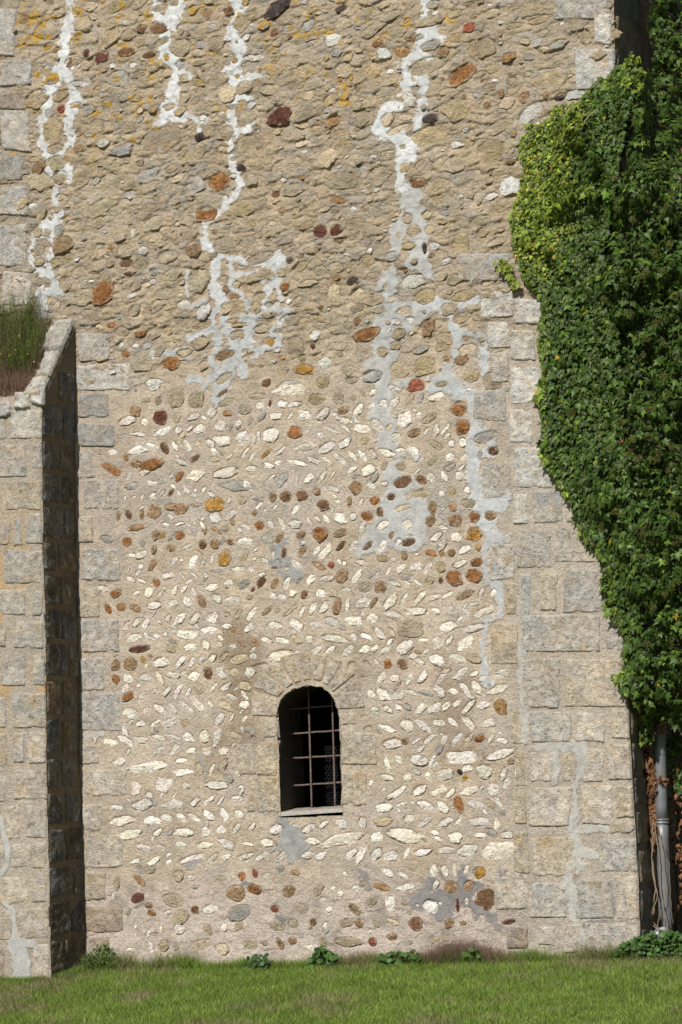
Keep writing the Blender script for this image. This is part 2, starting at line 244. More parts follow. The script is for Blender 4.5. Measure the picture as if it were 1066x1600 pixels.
(100, 1030, 3.553, """288 110 55 42 -30 O;355 108 65 52 -25 w;452 100 80 45 -5 w;530 105 85 28 -60 w;605 90 90 42 -15 w;668 82 45 32 0 w;722 95 72 58 10 w;800 82 58 48 85 B;872 78 85 42 -45 w;945 70 60 45 -10 k;1030 75 70 55 15 w;415 148 22 18 0 w;353 210 80 45 30 O;440 200 90 35 40 w;508 178 38 22 50 w;572 180 70 32 45 w;630 180 95 38 55 w;690 185 70 30 60 w;750 160 60 55 0 t;830 158 75 20 55 w;897 155 75 35 30 w;1005 148 75 52 0 k;932 210 80 30 -25 w;1000 250 60 45 10 w;368 300 100 58 -10 w;468 292 75 42 -35 w;530 280 85 40 -40 w;603 275 85 35 -48 w;680 268 110 28 -38 w;750 258 90 40 -35 w;815 252 45 22 -45 w;895 258 110 45 -35 k;785 320 60 15 40 w;865 335 85 45 50 w;932 325 50 25 60 w;1003 330 45 25 50 w;340 375 35 28 80 w;425 358 50 35 10 w;505 360 75 28 30 w;585 355 105 50 20 w;672 355 58 38 25 y;258 462 85 42 -15 w;340 452 105 38 -25 w;425 450 75 35 -15 w;525 435 95 28 -15 w;600 430 95 18 -20 w;692 435 75 50 -30 w;780 430 70 60 88 w;850 430 80 45 65 w;945 432 100 60 -10 k;1050 440 40 40 0 w;535 502 90 22 32 w;612 505 72 28 45 w;708 508 70 38 15 w;793 515 65 48 20 w;888 510 62 45 0 w;305 570 95 38 8 w;475 598 240 70 5 w;655 565 80 32 0 w;655 627 125 42 3 w;750 612 70 45 -65 k;822 612 75 25 60 w;885 595 90 38 55 k;225 562 20 18 0 w;400 720 75 58 88 w;457 712 20 20 0 k;550 698 105 82 0 w;680 705 58 38 -25 w;742 705 45 28 -35 k;850 702 140 45 -5 w;915 665 60 42 -35 g;985 712 45 22 0 w;475 755 50 35 -20 w;290 822 80 28 -8 w;435 812 130 60 10 w;605 808 135 55 5 w;728 792 70 30 35 w;805 785 95 28 35 w;870 788 70 22 50 w;960 775 70 38 0 w"""),
(100, 1250, 3.553, """325 115 150 52 5 w;370 110 45 40 -30 w;485 115 105 52 0 w;573 100 78 38 -15 w;655 97 75 28 -40 w;722 98 95 32 -35 w;800 85 75 42 -35 w;888 80 75 40 -60 w;975 80 65 40 -40 w;365 192 160 55 8 w;520 182 65 32 35 w;668 182 115 50 -8 w;785 177 58 55 0 w;872 163 50 44 0 w;958 158 65 35 55 w;1045 150 60 30 45 w;440 265 100 38 -15 w;535 262 75 25 -25 w;650 250 82 38 -15 w;780 250 95 38 0 w;900 242 120 55 -22 w;1020 245 80 25 -10 w;395 342 75 25 15 w;500 340 100 35 25 w;582 345 42 28 30 w;705 325 160 32 15 w;825 325 80 28 35 w;905 315 75 30 20 w;1005 315 100 32 15 w;422 385 50 30 -60 g;420 450 95 35 -45 b;410 542 85 62 0 R;488 628 52 35 -20 O;635 425 65 60 80 k;710 432 50 35 0 w;990 422 55 42 -40 O;275 533 50 32 70 w;293 460 90 35 85 t;580 622 55 25 15 w;360 625 50 22 60 t;640 715 62 60 0 w;540 710 50 20 85 w;955 520 105 85 0 b;1045 492 50 45 0 O;730 610 50 45 0 B;810 605 90 55 0 w;890 705 45 36 50 w;975 700 50 45 0 t;398 705 22 22 0 w;470 742 45 20 80 w;485 820 65 32 -70 w;555 812 60 58 0 t;370 830 45 22 5 w;417 805 25 16 0 w;880 830 80 60 -20 k;1030 800 85 60 0 t;800 720 80 50 -60 t"""),
(350, 1030, 3.553, """870 110 75 38 45 w;950 105 55 38 15 w;1030 108 60 38 45 w;775 102 30 15 0 w;820 195 65 40 -60 w;883 195 90 50 -45 w;970 205 72 50 -10 w;1035 185 90 25 -15 w;840 278 50 28 -10 w;912 280 68 32 -35 w;972 268 50 28 -40 w;1020 268 45 30 -50 g;775 318 28 22 0 y;800 392 62 58 0 w;862 395 45 30 -70 g;908 385 105 28 -22 w;1015 370 75 58 -60 w;935 470 115 55 5 w;1005 455 45 38 0 B;1050 462 35 22 30 w;908 580 70 35 -80 w;968 555 50 40 -50 w;1055 555 50 38 60 w;905 658 80 32 -15 w;1022 655 62 48 40 w;815 690 40 28 60 w;885 728 45 15 20 w;960 745 130 35 30 w;890 825 115 58 0 w;995 802 75 18 10 w;288 948 85 55 15 w;240 1018 75 45 -5 w;468 942 95 38 25 w;550 920 70 32 40 w;655 918 65 52 10 w;768 910 62 48 88 w;885 905 110 48 10 k;1025 888 62 50 15 w;492 1013 70 42 -15 w;665 1000 240 65 8 w;848 988 68 55 0 w;1000 980 180 75 -12 w"""),
(350, 1250, 3.553, """205 318 80 32 30 w;318 318 75 40 40 w;465 308 65 42 15 w;537 310 65 42 20 w;707 298 80 42 25 w;762 305 95 50 55 w;847 303 80 50 40 w;925 312 95 62 10 w;1015 295 75 28 60 w;172 411 48 30 -75 r;240 420 40 32 0 w;398 402 58 30 -10 b;672 410 35 25 -70 w;912 405 85 38 -40 w;992 418 68 35 -30 w;1058 403 12 12 0 w;175 495 80 50 -10 O;362 508 82 58 15 b;525 500 85 50 45 t;735 490 45 38 -30 w;875 485 105 32 -15 o;605 488 30 25 0 w;650 520 38 30 -40 w;1010 485 130 38 8 w;925 580 85 68 85 w;283 607 48 35 10 r;430 600 90 50 -20 t;495 678 48 42 80 B;725 600 75 42 -30 b;385 688 55 45 0 t;300 705 95 45 -5 t;560 695 40 20 60 w;820 570 70 40 20 t;750 680 50 50 0 b;845 690 50 25 -40 t;935 675 80 25 -25 k;380 783 52 40 0 b;310 800 75 35 -60 b;480 822 50 28 -15 w;510 812 30 30 0 w;225 795 50 30 -20 t;690 790 150 50 -5 t;825 790 45 45 0 r;932 762 60 40 0 b;550 790 50 45 80 t;1045 690 45 40 0 B"""),
(560, 1030, 3.553, """360 100 75 42 50 w;465 95 95 30 50 w;565 85 85 42 45 w;642 83 55 28 20 w;790 82 82 42 5 w;455 178 85 42 -50 w;528 180 60 32 -10 w;590 165 85 35 -50 w;655 160 85 48 -60 w;780 165 120 48 15 w;380 190 95 25 -18 g;345 278 80 45 35 w;425 270 90 48 35 w;488 262 60 38 45 w;545 248 45 32 30 w;615 262 105 35 45 w;695 255 78 50 0 w;790 265 82 75 80 o;355 370 115 42 -38 w;448 355 70 42 -5 w;525 350 75 35 -45 w;610 355 95 48 -45 w;722 355 82 45 5 w;320 455 60 18 30 w;392 445 80 32 35 w;475 450 65 30 55 w;545 450 95 32 50 w;612 445 75 30 50 k;675 442 65 45 25 O;735 445 60 28 50 w;575 545 200 75 0 w;340 565 100 60 -20 w;405 575 75 25 60 w;432 585 40 28 20 w;790 530 170 45 15 w;485 642 90 60 0 w;605 605 60 40 10 w;597 655 35 32 0 Y;565 628 40 28 -40 D;700 625 80 75 0 w;388 648 50 32 -75 w;808 640 75 35 65 w;873 625 75 15 85 w;340 730 85 45 25 w;448 732 95 42 20 w;512 745 75 30 40 w;618 733 95 42 15 w;748 722 75 62 0 w;560 808 100 52 -65 O;375 815 110 45 -20 w;470 825 80 50 -45 w;645 803 100 42 -15 w;730 805 80 38 -40 t;780 800 70 28 -60 w;850 570 45 28 20 b"""),
(600, 1250, 3.553, """230 118 100 35 25 w;338 125 95 45 25 w;415 122 60 28 50 w;525 120 130 55 0 w;625 138 58 35 88 w;282 180 45 25 -10 w;400 205 72 55 0 w;535 195 65 30 0 w;680 195 65 40 10 w;218 290 100 38 5 w;348 278 90 38 0 w;465 282 118 75 10 w;628 285 190 95 0 w;275 395 62 55 80 w;338 398 72 42 -65 w;393 388 75 28 85 w;460 385 50 28 60 w;530 402 68 62 0 Y;650 410 50 50 0 g;375 485 80 62 0 b;470 478 70 55 40 b;572 545 130 110 -5 B;290 470 50 35 70 w;258 592 85 75 0 w;312 572 25 20 0 w;410 582 72 22 85 R;463 562 35 25 80 w;180 690 70 70 0 B;365 685 55 52 20 b;440 686 42 22 0 b;692 678 85 28 8 R;340 765 60 35 0 t"""),
(0, 0, 2.665, """105 80 60 45 15 b;200 125 130 85 5 t;345 100 85 70 0 t;470 95 80 50 10 t;660 120 80 45 0 B;665 35 80 35 10 t;590 120 50 35 0 B;860 55 60 45 0 b;835 130 75 45 15 t;530 215 90 40 -5 B;425 235 70 55 10 R;360 225 40 35 80 R;285 260 50 35 50 B;620 230 60 25 5 B;240 205 60 22 15 b;200 285 60 35 10 g;755 268 60 45 0 g;700 300 60 50 0 t;695 238 30 30 0 g;830 263 60 25 0 t;320 347 85 28 0 g;250 398 85 45 15 y;255 455 45 40 80 r;215 545 110 85 -70 y;705 445 60 30 5 t;750 465 60 30 15 y;770 405 50 50 0 t;850 498 50 45 -60 W;832 570 48 38 0 D;585 460 35 28 30 k;530 570 50 28 0 k;430 598 50 32 0 W;510 625 110 50 10 g;660 580 190 105 12 t;830 630 70 50 80 k;615 730 130 45 15 g;810 765 85 75 20 g;910 755 100 78 10 O;345 740 85 70 20 t;250 740 70 65 0 t;160 700 70 50 30 b;330 620 60 35 10 b;440 680 70 20 5 t;340 665 60 35 10 t;1030 495 100 60 15 t;1040 240 50 25 0 W;1015 365 85 60 30 t;970 445 60 22 0 t;1045 435 45 35 40 W;1030 600 100 70 10 t;400 755 40 35 40 g;950 160 40 25 -10 W;1025 155 40 30 0 W;950 45 50 35 0 B;1000 100 70 60 80 t;300 285 20 30 0 W;325 275 25 22 0 W;470 272 30 25 0 W;555 272 45 25 0 W;525 95 35 22 0 W;390 68 40 28 -10 k"""),
(350, 0, 2.665, """225 35 125 60 28 D;490 35 60 30 10 D;590 60 75 45 15 t;700 65 90 35 15 t;450 165 75 50 20 W;515 165 50 35 0 t;640 183 50 25 10 O;665 220 58 48 0 W;740 215 85 60 -10 o;775 160 35 25 0 b;815 155 45 28 0 g;860 190 90 40 15 g;210 138 40 32 60 B;270 120 45 35 0 g;140 240 60 28 5 W;150 185 90 35 5 g;230 480 120 92 0 R;340 470 90 60 10 t;455 505 75 45 10 o;325 515 70 32 0 k;380 535 45 35 0 y;670 395 115 70 15 t;485 330 30 20 10 o;530 328 20 20 0 Y;555 368 32 22 80 b;840 275 180 75 12 t;985 310 135 66 32 O;1025 112 60 42 5 r;970 158 80 45 15 y;915 215 50 45 0 b;770 415 65 50 -70 W;680 500 65 55 50 k;760 488 75 28 0 k;720 540 100 28 20 k;860 495 75 38 -5 D;965 455 95 85 -50 y;855 565 180 85 5 y;970 603 55 28 5 W;955 680 95 75 10 t;835 692 85 65 0 t;755 695 45 40 0 y;805 762 75 42 5 B;435 655 100 70 20 k;260 685 175 75 12 t;335 633 35 18 0 W;620 650 32 20 0 W;480 692 30 20 0 g;325 738 30 20 -10 o;70 700 45 35 0 D;490 750 150 80 0 t;640 725 110 80 20 t;580 495 80 60 30 t;435 455 60 30 10 g;335 10 30 20 0 W;1040 205 90 50 85 y;180 370 90 50 0 t;870 20 70 40 10 g;960 55 80 35 10 t"""),
(700, 0, 2.913, """165 215 110 105 0 y;280 262 75 45 15 o;460 360 165 80 5 y;510 440 58 32 20 D;375 510 130 62 35 W;395 565 50 22 10 W;450 435 35 30 0 b;243 430 32 30 40 o;180 480 45 35 0 b;190 405 55 50 0 t;235 575 140 55 15 t;300 608 28 28 0 b;190 690 150 120 20 y;285 735 40 28 0 b;280 845 100 85 0 W;345 440 70 40 30 b;500 275 110 55 10 t;590 115 85 50 10 t;420 90 120 35 10 y;385 40 110 70 10 t;200 60 85 50 10 t;300 118 85 28 5 y"""),
(0, 300, 2.665, """540 10 70 35 10 g;135 55 40 18 5 W;245 160 55 48 0 g;160 170 45 40 0 t;165 240 48 45 0 t;165 293 55 28 0 t;860 92 110 75 -5 O;805 235 85 72 20 b;595 243 55 40 5 W;462 235 42 18 0 O;525 298 65 38 10 B;535 340 40 12 0 R;520 245 70 60 10 t;430 420 115 88 25 O;555 170 45 25 80 W;590 205 35 18 10 g;500 190 55 35 20 t;395 130 100 70 10 t;640 130 110 70 10 t;700 270 90 60 0 t;720 345 85 50 0 t;550 433 50 20 0 W;680 425 100 50 10 t;765 470 60 40 0 W;850 500 80 60 40 W;240 470 35 30 80 k;830 365 110 100 5 t;890 265 45 28 0 t;940 405 35 32 0 b;975 435 55 30 0 b;940 485 55 50 20 k;985 595 70 40 5 t;970 535 70 18 10 y;1000 552 70 15 0 y;465 555 42 25 0 O;585 592 55 22 0 O;520 675 50 22 0 O;600 710 95 75 0 t;710 712 85 60 -5 O;505 635 30 30 0 W;565 640 35 22 0 W;770 668 70 32 5 k;740 570 50 38 0 t;840 550 110 55 0 t;835 630 80 50 10 t;940 680 90 35 10 b;640 335 40 35 -20 g;330 330 80 50 10 t;265 215 110 80 0 b;420 60 130 60 20 t;1010 70 120 70 5 y;1045 135 50 25 0 y;940 220 110 80 -10 t;1030 205 70 50 10 t;650 790 60 25 0 W;90 370 55 35 0 o"""),
(350, 300, 2.665, """215 10 40 25 10 B;475 35 80 25 -10 o;410 75 70 18 8 k;400 165 65 55 0 R;465 158 55 48 20 R;480 200 60 20 10 b;365 240 75 28 5 t;260 225 110 20 5 t;150 275 140 50 12 t;150 350 130 40 8 t;275 285 40 28 -10 D;240 340 45 40 0 y;257 395 48 32 10 O;150 435 65 42 10 t;185 470 38 30 0 g;220 465 30 25 10 W;270 455 30 25 0 W;350 380 90 28 5 t;470 360 40 20 10 o;537 370 55 38 15 D;555 415 60 30 10 k;460 425 75 55 80 k;403 482 35 18 0 B;400 530 65 22 -25 y;325 542 75 38 15 y;270 530 100 50 10 t;380 595 50 45 0 W;370 645 28 22 80 R;480 645 65 32 -5 k;520 560 55 45 0 t;555 540 40 28 0 B;595 590 125 46 10 O;195 628 42 28 -10 Y;295 640 90 80 0 t;160 570 80 38 0 t;190 520 40 12 5 t;420 710 60 50 0 W;330 738 85 40 0 Y;175 790 50 20 0 B;245 690 30 18 0 o;415 785 60 40 0 y;275 795 90 18 0 W;520 735 60 50 10 t;620 770 80 50 0 g;205 705 35 15 10 W;700 265 65 40 0 g;765 110 45 45 0 t;790 160 60 50 20 t;835 235 50 22 85 D;875 225 45 32 -40 W;845 95 45 38 0 k;855 158 45 38 10 k;925 170 45 35 80 t;925 287 60 22 12 W;790 370 100 60 8 W;985 215 95 88 80 y;900 350 65 40 0 t;795 290 30 22 0 t;755 325 30 22 0 o;700 445 35 28 0 k;750 495 65 32 10 k;840 435 90 65 15 y;650 490 60 30 10 t;715 540 40 25 0 W;775 535 40 35 10 W;625 355 70 50 10 t;630 455 90 35 5 t;850 560 70 60 20 b;930 490 55 55 20 t;990 525 95 45 15 y;920 622 80 75 0 y;1005 610 30 30 0 o;1015 655 80 40 10 k;835 720 100 75 15 y;730 740 85 75 0 k;925 695 30 28 0 b;820 655 70 30 5 g;730 590 60 40 10 t;715 640 50 38 0 t;1030 765 65 48 0 y;800 790 70 30 0 r;990 700 70 45 10 b"""),
(700, 300, 2.913, """200 15 60 35 0 W;150 130 100 40 10 t;160 180 80 45 30 y;225 80 80 35 0 y;225 225 95 38 8 t;175 415 40 28 0 k"""),
]
KC = dict(w=(.87, .81, .72), W=(.70, .68, .64), k=(.60, .50, .36), t=(.425, .355, .255), b=(.34, .225, .13), B=(.20, .11, .06), O=(.31, .145, .055),
          o=(.40, .24, .11), Y=(.44, .25, .065), y=(.44, .35, .22), r=(.30, .10, .06), R=(.13, .052, .036), g=(.40, .385, .355), G=(.44, .43, .40), D=(.075, .055, .05))
KN = dict(w='pale_stone', W='pale_stone', k='pale_stone', t='rubble_stone', y='rubble_stone', g='rubble_stone', G='rubble_stone',
          b='ironstone', B='ironstone', O='ironstone', o='ironstone', Y='ironstone', r='dark_stone', R='dark_stone', D='dark_stone')
# blocks of dressed stone: photo rectangle (left, top, right, bottom), tint
TINT = dict(g=(.45, .425, .39), w=(.58, .56, .52), o=(.50, .425, .325), p=(.55, .485, .41), G=(.29, .28, .265), d=(.34, .26, .20))
LEFTB = "120 520 174 565 g;119 568 204 611 w;122 614 173 655 G;121 660 179 697 G;119 702 150 748 g;131 748 187 799 g;120 806 149 847 o;125 857 192 908 g;121 916 157 967 o;126 967 186 1020 g;123 1026 165 1081 g;126 1082 190 1142 g;127 1151 156 1194 p;131 1202 197 1247 p;129 1254 161 1300 p;132 1304 191 1357 p;132 1362 167 1408 o;134 1416 194 1457 d;132 1462 174 1505 d"
RIGHTB = "868 -8 955 31 g;926 22 959 70 w;897 76 962 140 w;714 394 800 438 g;752 452 803 497 w;801 467 850 508 w;761 502 799 545 w;798 516 838 566 w;766 549 796 600 p;797 572 850 633 w;741 609 794 659 g;797 638 834 693 w;751 722 799 780 g;800 698 862 762 w;801 769 826 818 w;834 765 878 816 g;881 772 925 818 p;805 828 862 890 g;867 822 958 880 g;766 849 807 907 g;811 895 831 968 g;842 895 872 957 o;881 886 960 958 g;787 911 807 962 o;816 962 942 1020 g;944 966 982 1018 g;767 973 811 1040 o;882 1030 982 1107 o;818 1028 878 1107 g;828 1110 894 1162 g;899 1112 948 1160 p;952 1110 987 1156 o;827 1173 864 1221 p;875 1173 901 1223 o;912 1168 945 1221 p;947 1160 990 1219 p;827 1229 894 1292 p;908 1226 960 1289 p;962 1226 993 1280 o;798 1105 820 1163 o;801 1170 821 1230 o;801 1233 822 1290 o;803 1296 829 1367 o;831 1304 904 1369 o;936 1309 996 1364 g;830 1377 888 1435 g;901 1372 957 1436 g;961 1367 1000 1435 p;839 1444 871 1480 p;877 1444 905 1491 p;914 1441 1001 1502 p;772 1362 826 1422 p;792 1448 826 1483 d;948 1283 994 1304 o"
TOPB = "-6 12 26 88 g;0 92 52 134 g;-6 142 40 172 d;2 172 48 238 g;-6 244 38 284 G;0 290 44 336 g;-6 350 42 418 g;2 424 50 478 g"
BUTB = "14 640 70 686 w;-14 652 11 690 g;-8 694 42 745 g;48 692 68 735 g;9 751 66 798 o;-12 816 18 852 d;22 808 35 852 g;39 802 67 850 g;5 859 68 912 g;-10 922 42 961 g;48 921 69 963 g;-20 972 11 1010 o;23 971 70 1015 g;3 1024 42 1072 g;50 1022 71 1070 g;-16 1088 12 1137 g;20 1081 72 1137 g;20 1145 38 1192 g;43 1143 73 1194 p;-14 1211 11 1255 g;22 1203 74 1249 p;6 1259 34 1311 p;38 1257 75 1310 p;-16 1318 8 1361 p;17 1316 76 1357 p;-6 1368 46 1415 p;51 1368 76 1411 p;-14 1420 19 1470 p;28 1418 78 1469 p;-16 1476 10 1530 d;49 1474 80 1530 p;-20 1145 14 1200 o;-22 750 2 798 g;-20 859 0 912 g;-20 1024 -2 1072 g;-30 1260 1 1311 p"
# pointing renewed in pale cement: (tone, [x y width ...]) lines in the photo
SEAMS = [
(0, '108 -10 18 112 25 18 104 50 20 99 80 20 98 112 26 80 130 26 74 165 26 70 195 18 68 225 16 84 250 20 80 275 14'),
(0, '98 112 26 112 130 14 119 155 20 108 190 24 112 222 14 100 236 14 84 250 20'), (0, '119 130 8 138 132 10'),
(0, '80 262 16 92 268 14 108 262 14 110 285 8'), (0, '88 285 14 88 318 14 88 340 22 70 352 20 56 368 18 48 392 14 50 412 12 64 425 20'),
(0, '88 340 22 80 365 14 84 395 16 78 420 20 90 455 16 74 455 12'), (0, '64 458 20 68 475 16 64 497 14'), (0, '56 368 10 76 374 8'),
(0, '246 -8 22 240 20 16 262 30 22 272 -5 14'), (0, '280 -8 16 272 38 20 258 58 14 260 80 22 272 92 18 276 112 20 268 140 22 266 158 22 278 173 14 300 182 9 313 190 9 311 212 6'),
(0, '276 112 16 298 120 12'), (0, '266 168 22 256 188 16 240 196 10'), (0, '262 182 10 290 188 7'),
(0, '366 -8 24 372 12 18 362 40 14 370 62 18 380 78 10'), (0, '370 62 18 372 95 16 362 112 20 366 128 14 406 119 12 378 116 14'),
(0, '366 128 14 372 152 20 362 176 16 362 210 16 398 199 12'), (0, '372 152 12 392 156 8'), (0, '362 210 16 360 235 18 366 262 16 376 290 12 360 312 10 346 328 10'),
(0, '346 328 10 322 352 14 320 380 18 336 398 16 338 425 20 333 450 22 345 470 18 352 505 24 372 545 24 352 585 26 346 612 26 340 622 18'),
(0, '336 398 12 360 404 8 398 414 12 436 404 18 434 440 18 416 455 16 414 480 20 450 486 16 430 515 18 436 540 12'),
(0, '360 404 10 362 445 12 387 470 14 390 500 20 391 532 22 372 556 24 384 590 14'), (0, '414 480 14 390 500 16'), (0, '352 505 18 318 520 14 294 530 16'),
(1, '322 470 10 300 480 8'), (0, '345 470 14 330 500 16 345 530 18 330 560 14 345 590 16'), (0, '372 430 10 400 425 12 410 440 12'), (0, '395 560 12 410 545 10 432 540 10'), (0, '330 590 14 318 606 10'), (0, '387 495 10 366 500 10'), (1, '606 430 16 590 450 10'), (1, '628 520 18 645 500 14 660 495 12'), (1, '590 640 14 575 655 8'), (1, '640 700 10 650 715 8'), (0, '638 145 10 625 150 8'), (0, '676 96 12 664 88 16'), (0, '240 556 14 268 552 12 290 545 10'), (0, '300 592 14 318 596 10'), (0, '294 425 6 292 455 6 294 465 4'), (0, '430 440 10 440 470 10'),
(0, '668 -8 30 664 25 16 673 50 26 690 60 12'), (0, '673 50 24 656 80 26 630 101 18 638 122 16 636 145 16 632 162 18 606 168 14 596 188 14 590 205 18 612 212 16 628 216 28 636 240 28'),
(0, '638 112 12 668 124 14 660 145 16 660 170 18 652 205 18 636 240 28 626 262 14 626 292 14'),
(1, '626 292 14 640 314 34 650 336 28 622 362 22 616 400 12 612 445 16 606 487 32 628 492 22'), (1, '650 336 24 652 372 32 656 408 22 676 432 10 640 410 16'),
(1, '606 487 34 600 525 32 605 560 34 602 592 30 602 612 32 597 648 32 605 665 28 605 690 22'), (1, '605 560 24 575 572 12'), (1, '602 612 30 628 600 16 650 596 10'),
(1, '605 690 20 616 702 14 625 718 20 614 740 22 619 763 30 614 785 36 634 802 50 616 820 50 590 842 36 558 868 14'), (1, '634 802 44 661 791 22 655 840 20 648 856 12'),
(1, '616 820 44 622 840 36 640 850 20'), (1, '619 763 24 655 755 14'),
(0, '636 480 16 669 476 20 690 472 24 703 495 18 712 516 22 714 535 20 708 558 16 703 582 20 690 600 30 714 608 26 738 622 18 736 652 18 748 668 20 732 688 18 742 704 28 741 730 22 741 758 24 750 783 30 762 812 34 772 838 22'),
(0, '720 478 16 742 468 14'), (0, '690 472 18 700 486 14'), (0, '712 520 18 735 522 18 757 530 20 757 562 14 760 594 10'), (0, '690 610 24 672 606 14'), (0, '748 668 16 770 694 16'), (0, '750 783 30 782 790 30 790 780 12'),
(0, '742 704 20 764 708 20'), (0, '772 838 22 790 842 12'), (0, '772 838 18 758 858 12 760 887 10 763 910 18 780 920 18 783 946 14 780 966 12 758 970 16 757 992 12 755 1014 10 758 1036 12 758 1056 20 761 1070 18'),
(2, '444 1288 20 456 1308 30 468 1324 30 450 1325 26 456 1346 8'), (2, '446 843 14 432 855 18 440 874 32 448 892 28 468 898 14'), (2, '311 1176 6 319 1196 8 321 1216 5'), (2, '232 1245 10 240 1252 9'), (2, '298 1349 16 312 1342 10'),
(3, '674 1362 8 676 1380 14 650 1406 24 684 1408 34 702 1402 26 692 1424 24'), (3, '724 1356 9 722 1376 12 727 1402 20 742 1386 12 756 1384 6'), (3, '727 1402 18 746 1418 20 768 1432 10 776 1446 7'), (3, '563 1358 8 572 1370 13 577 1385 9'), (3, '690 1362 8 696 1372 7'), (3, '380 1380 6 392 1380 8'), (3, '435 1432 8 442 1436 6'), (3, '787 1368 6 790 1360 5'),
(1, '815 1012 10 816 1060 15 819 1110 12 821 1160 10'), (1, '829 1168 8 868 1166 12 888 1166 14 911 1168 16 907 1195 11 905 1218 12 899 1230 13 900 1252 9 897 1276 11 896 1296 14'), (1, '868 1172 8 870 1200 9 868 1222 8'),
(1, '896 1296 16 902 1316 22 904 1350 18 886 1370 10 894 1390 22 896 1416 17 898 1438 18 906 1456 11 910 1474 7'), (1, '902 1296 14 950 1296 8'), (1, '902 1330 14 930 1338 9'),
(1, '300 560 6 280 562 5'), (3, '960 1438 5 920 1440 6 908 1446 7'), (3, '957 1400 6 958 1432 7'), (1, '130 1149 6 160 1148 6'), (2, '376 1138 5 392 1140 6 398 1160 4'), (2, '549 1146 10 552 1148 8'), (2, '553 1270 6 560 1272 5')]
BSEAMS = [(1, '2 1282 9 8 1310 8 14 1325 9 12 1350 8 2 1366 8 -8 1370 8'), (1, '8 1410 8 20 1425 9 24 1445 8 24 1462 9 26 1480 26 34 1500 30 34 1540 40'), (1, '34 1472 12 52 1476 9')]
STONE_SC = dict()

# ------------------------------------------------------------------ the church wall: heights of its mortar face
def interp_z(pts, y=0.0):
    q = sorted((WX(px, py, y)[1], WX(px, py, y)[0]) for px, py in pts)
    zz = np.array([a for a, b in q]); xx = np.array([b for a, b in q])
    return lambda z: np.interp(z, zz, xx)
xcorner = interp_z([(1002, 1510), (1000, 1437), (996, 1340), (990, 1250), (981, 1080), (977, 1000), (968, 700), (965, 300), (962, 100), (958, -40)])
xjunc = interp_z([(134, 1515), (130, 1350), (125, 1200), (123, 1000), (119, 850), (118, 700), (118, 498)])
BP = 0.60                                           # how far the buttress stands out
xbut = interp_z([(80, 1535), (77, 1350), (73, 1200), (72, 1000), (68, 850), (66, 700), (67, 600)], -BP)
gA = WX(133, 1514)[1]; gB = WX(1000, 1499)[1]; gx0 = WX(133, 1514)[0]; gx1 = WX(1000, 1499)[0]
_g = W(40, 1533, -BP); GSL = -(_g[2]-(gA+(gB-gA)*(_g[0]-gx0)/(gx1-gx0)))/BP
def ground_z(x, y):
    return gA + (gB-gA)*(np.asarray(x)-gx0)/(gx1-gx0) + GSL*np.maximum(np.asarray(y), -12)*(1-0.35*sst(-2.5, 2.5, np.asarray(x)))
ZU0 = WX(500, 640)[1]; ZU1 = WX(500, 500)[1]
def Hraw(x, z):
    """relief of the rendered rubble: rough and ledgy above, smoother below"""
    x = np.asarray(x, float); z = np.asarray(z, float)
    up_ = sst(ZU0, ZU1, z + 0.12*fbm(x*1.3, z*1.3, 3, 2))
    c, s = math.cos(0.09), math.sin(0.09)
    xr = x*c+z*s; zr = -x*s+z*c
    wx_ = xr + 0.05*fbm(x*5, z*5, 21, 3); wz = zr + 0.03*fbm(x*6, z*6, 22, 3)
    f1, f2, idv, dx, dy = worley(wx_*4.6, wz*8.2, 31)
    m = sst(0.05, 0.32, f2-f1)*(idv > 0.25)
    big = m*(0.004+0.011*idv) + m*np.clip(-dy, -0.6, 0.6)*0.016*(0.3+idv)
    f1, f2, id2, dx, dy2 = worley(wx_*10.5+3, wz*17+7, 41)
    m2 = sst(0.08, 0.35, f2-f1)*(id2 > 0.55)
    sml = m2*0.007 + m2*np.clip(-dy2, -0.6, 0.6)*0.009
    n = fbm(x*6, z*8, 5, 4, 0.5)
    rough = fbm(x*32, z*36, 8, 4, 0.7)
    low = 0.006*fbm(x*3.5, z*3.5, 61, 3) + 0.0035*fbm(x*14, z*16, 6, 3) + 0.0016*rough
    bot = 1-sst(WX(500, 1400)[1], WX(500, 1350)[1], z)
    rdg = 1-np.abs(fbm(x*8, z*14, 15, 3, 0.5))*3.0
    mid = fbm(x*16, z*20, 16, 4, 0.65)
    hi = 0.85*big + 0.9*sml + 0.008*n + 0.0075*mid - 0.006*np.clip(rdg, 0, 1) + 0.0042*rough
    return hi*up_ + (low + bot*(0.35*big+0.004*n))*(1-up_), up_

X0 = WX(-40, 800)[0]-0.1; XR = 3.3; Z1 = WX(0, -40)[1]+0.25
xs = np.concatenate([np.arange(-9.0, X0-0.3, 0.12), np.arange(X0-0.3, X0, 0.03), np.arange(X0, xcorner(0.0)+0.09, 0.0078)])
zs = np.concatenate([np.arange(-0.35, -0.05, 0.03), np.arange(-0.05, Z1, 0.0078), np.arange(Z1, Z1+2.6, 0.06)])
GX, GZ = np.meshgrid(xs, zs, indexing='ij')
H, UP = Hraw(GX, GZ)
DEP = np.zeros_like(H)                              # sinkings under the set stones
def window(cx, cz, r):
    i0 = np.searchsorted(xs, cx-r); i1 = np.searchsorted(xs, cx+r); j0 = np.searchsorted(zs, cz-r); j1 = np.searchsorted(zs, cz+r)
    return slice(i0, i1), slice(j0, j1)

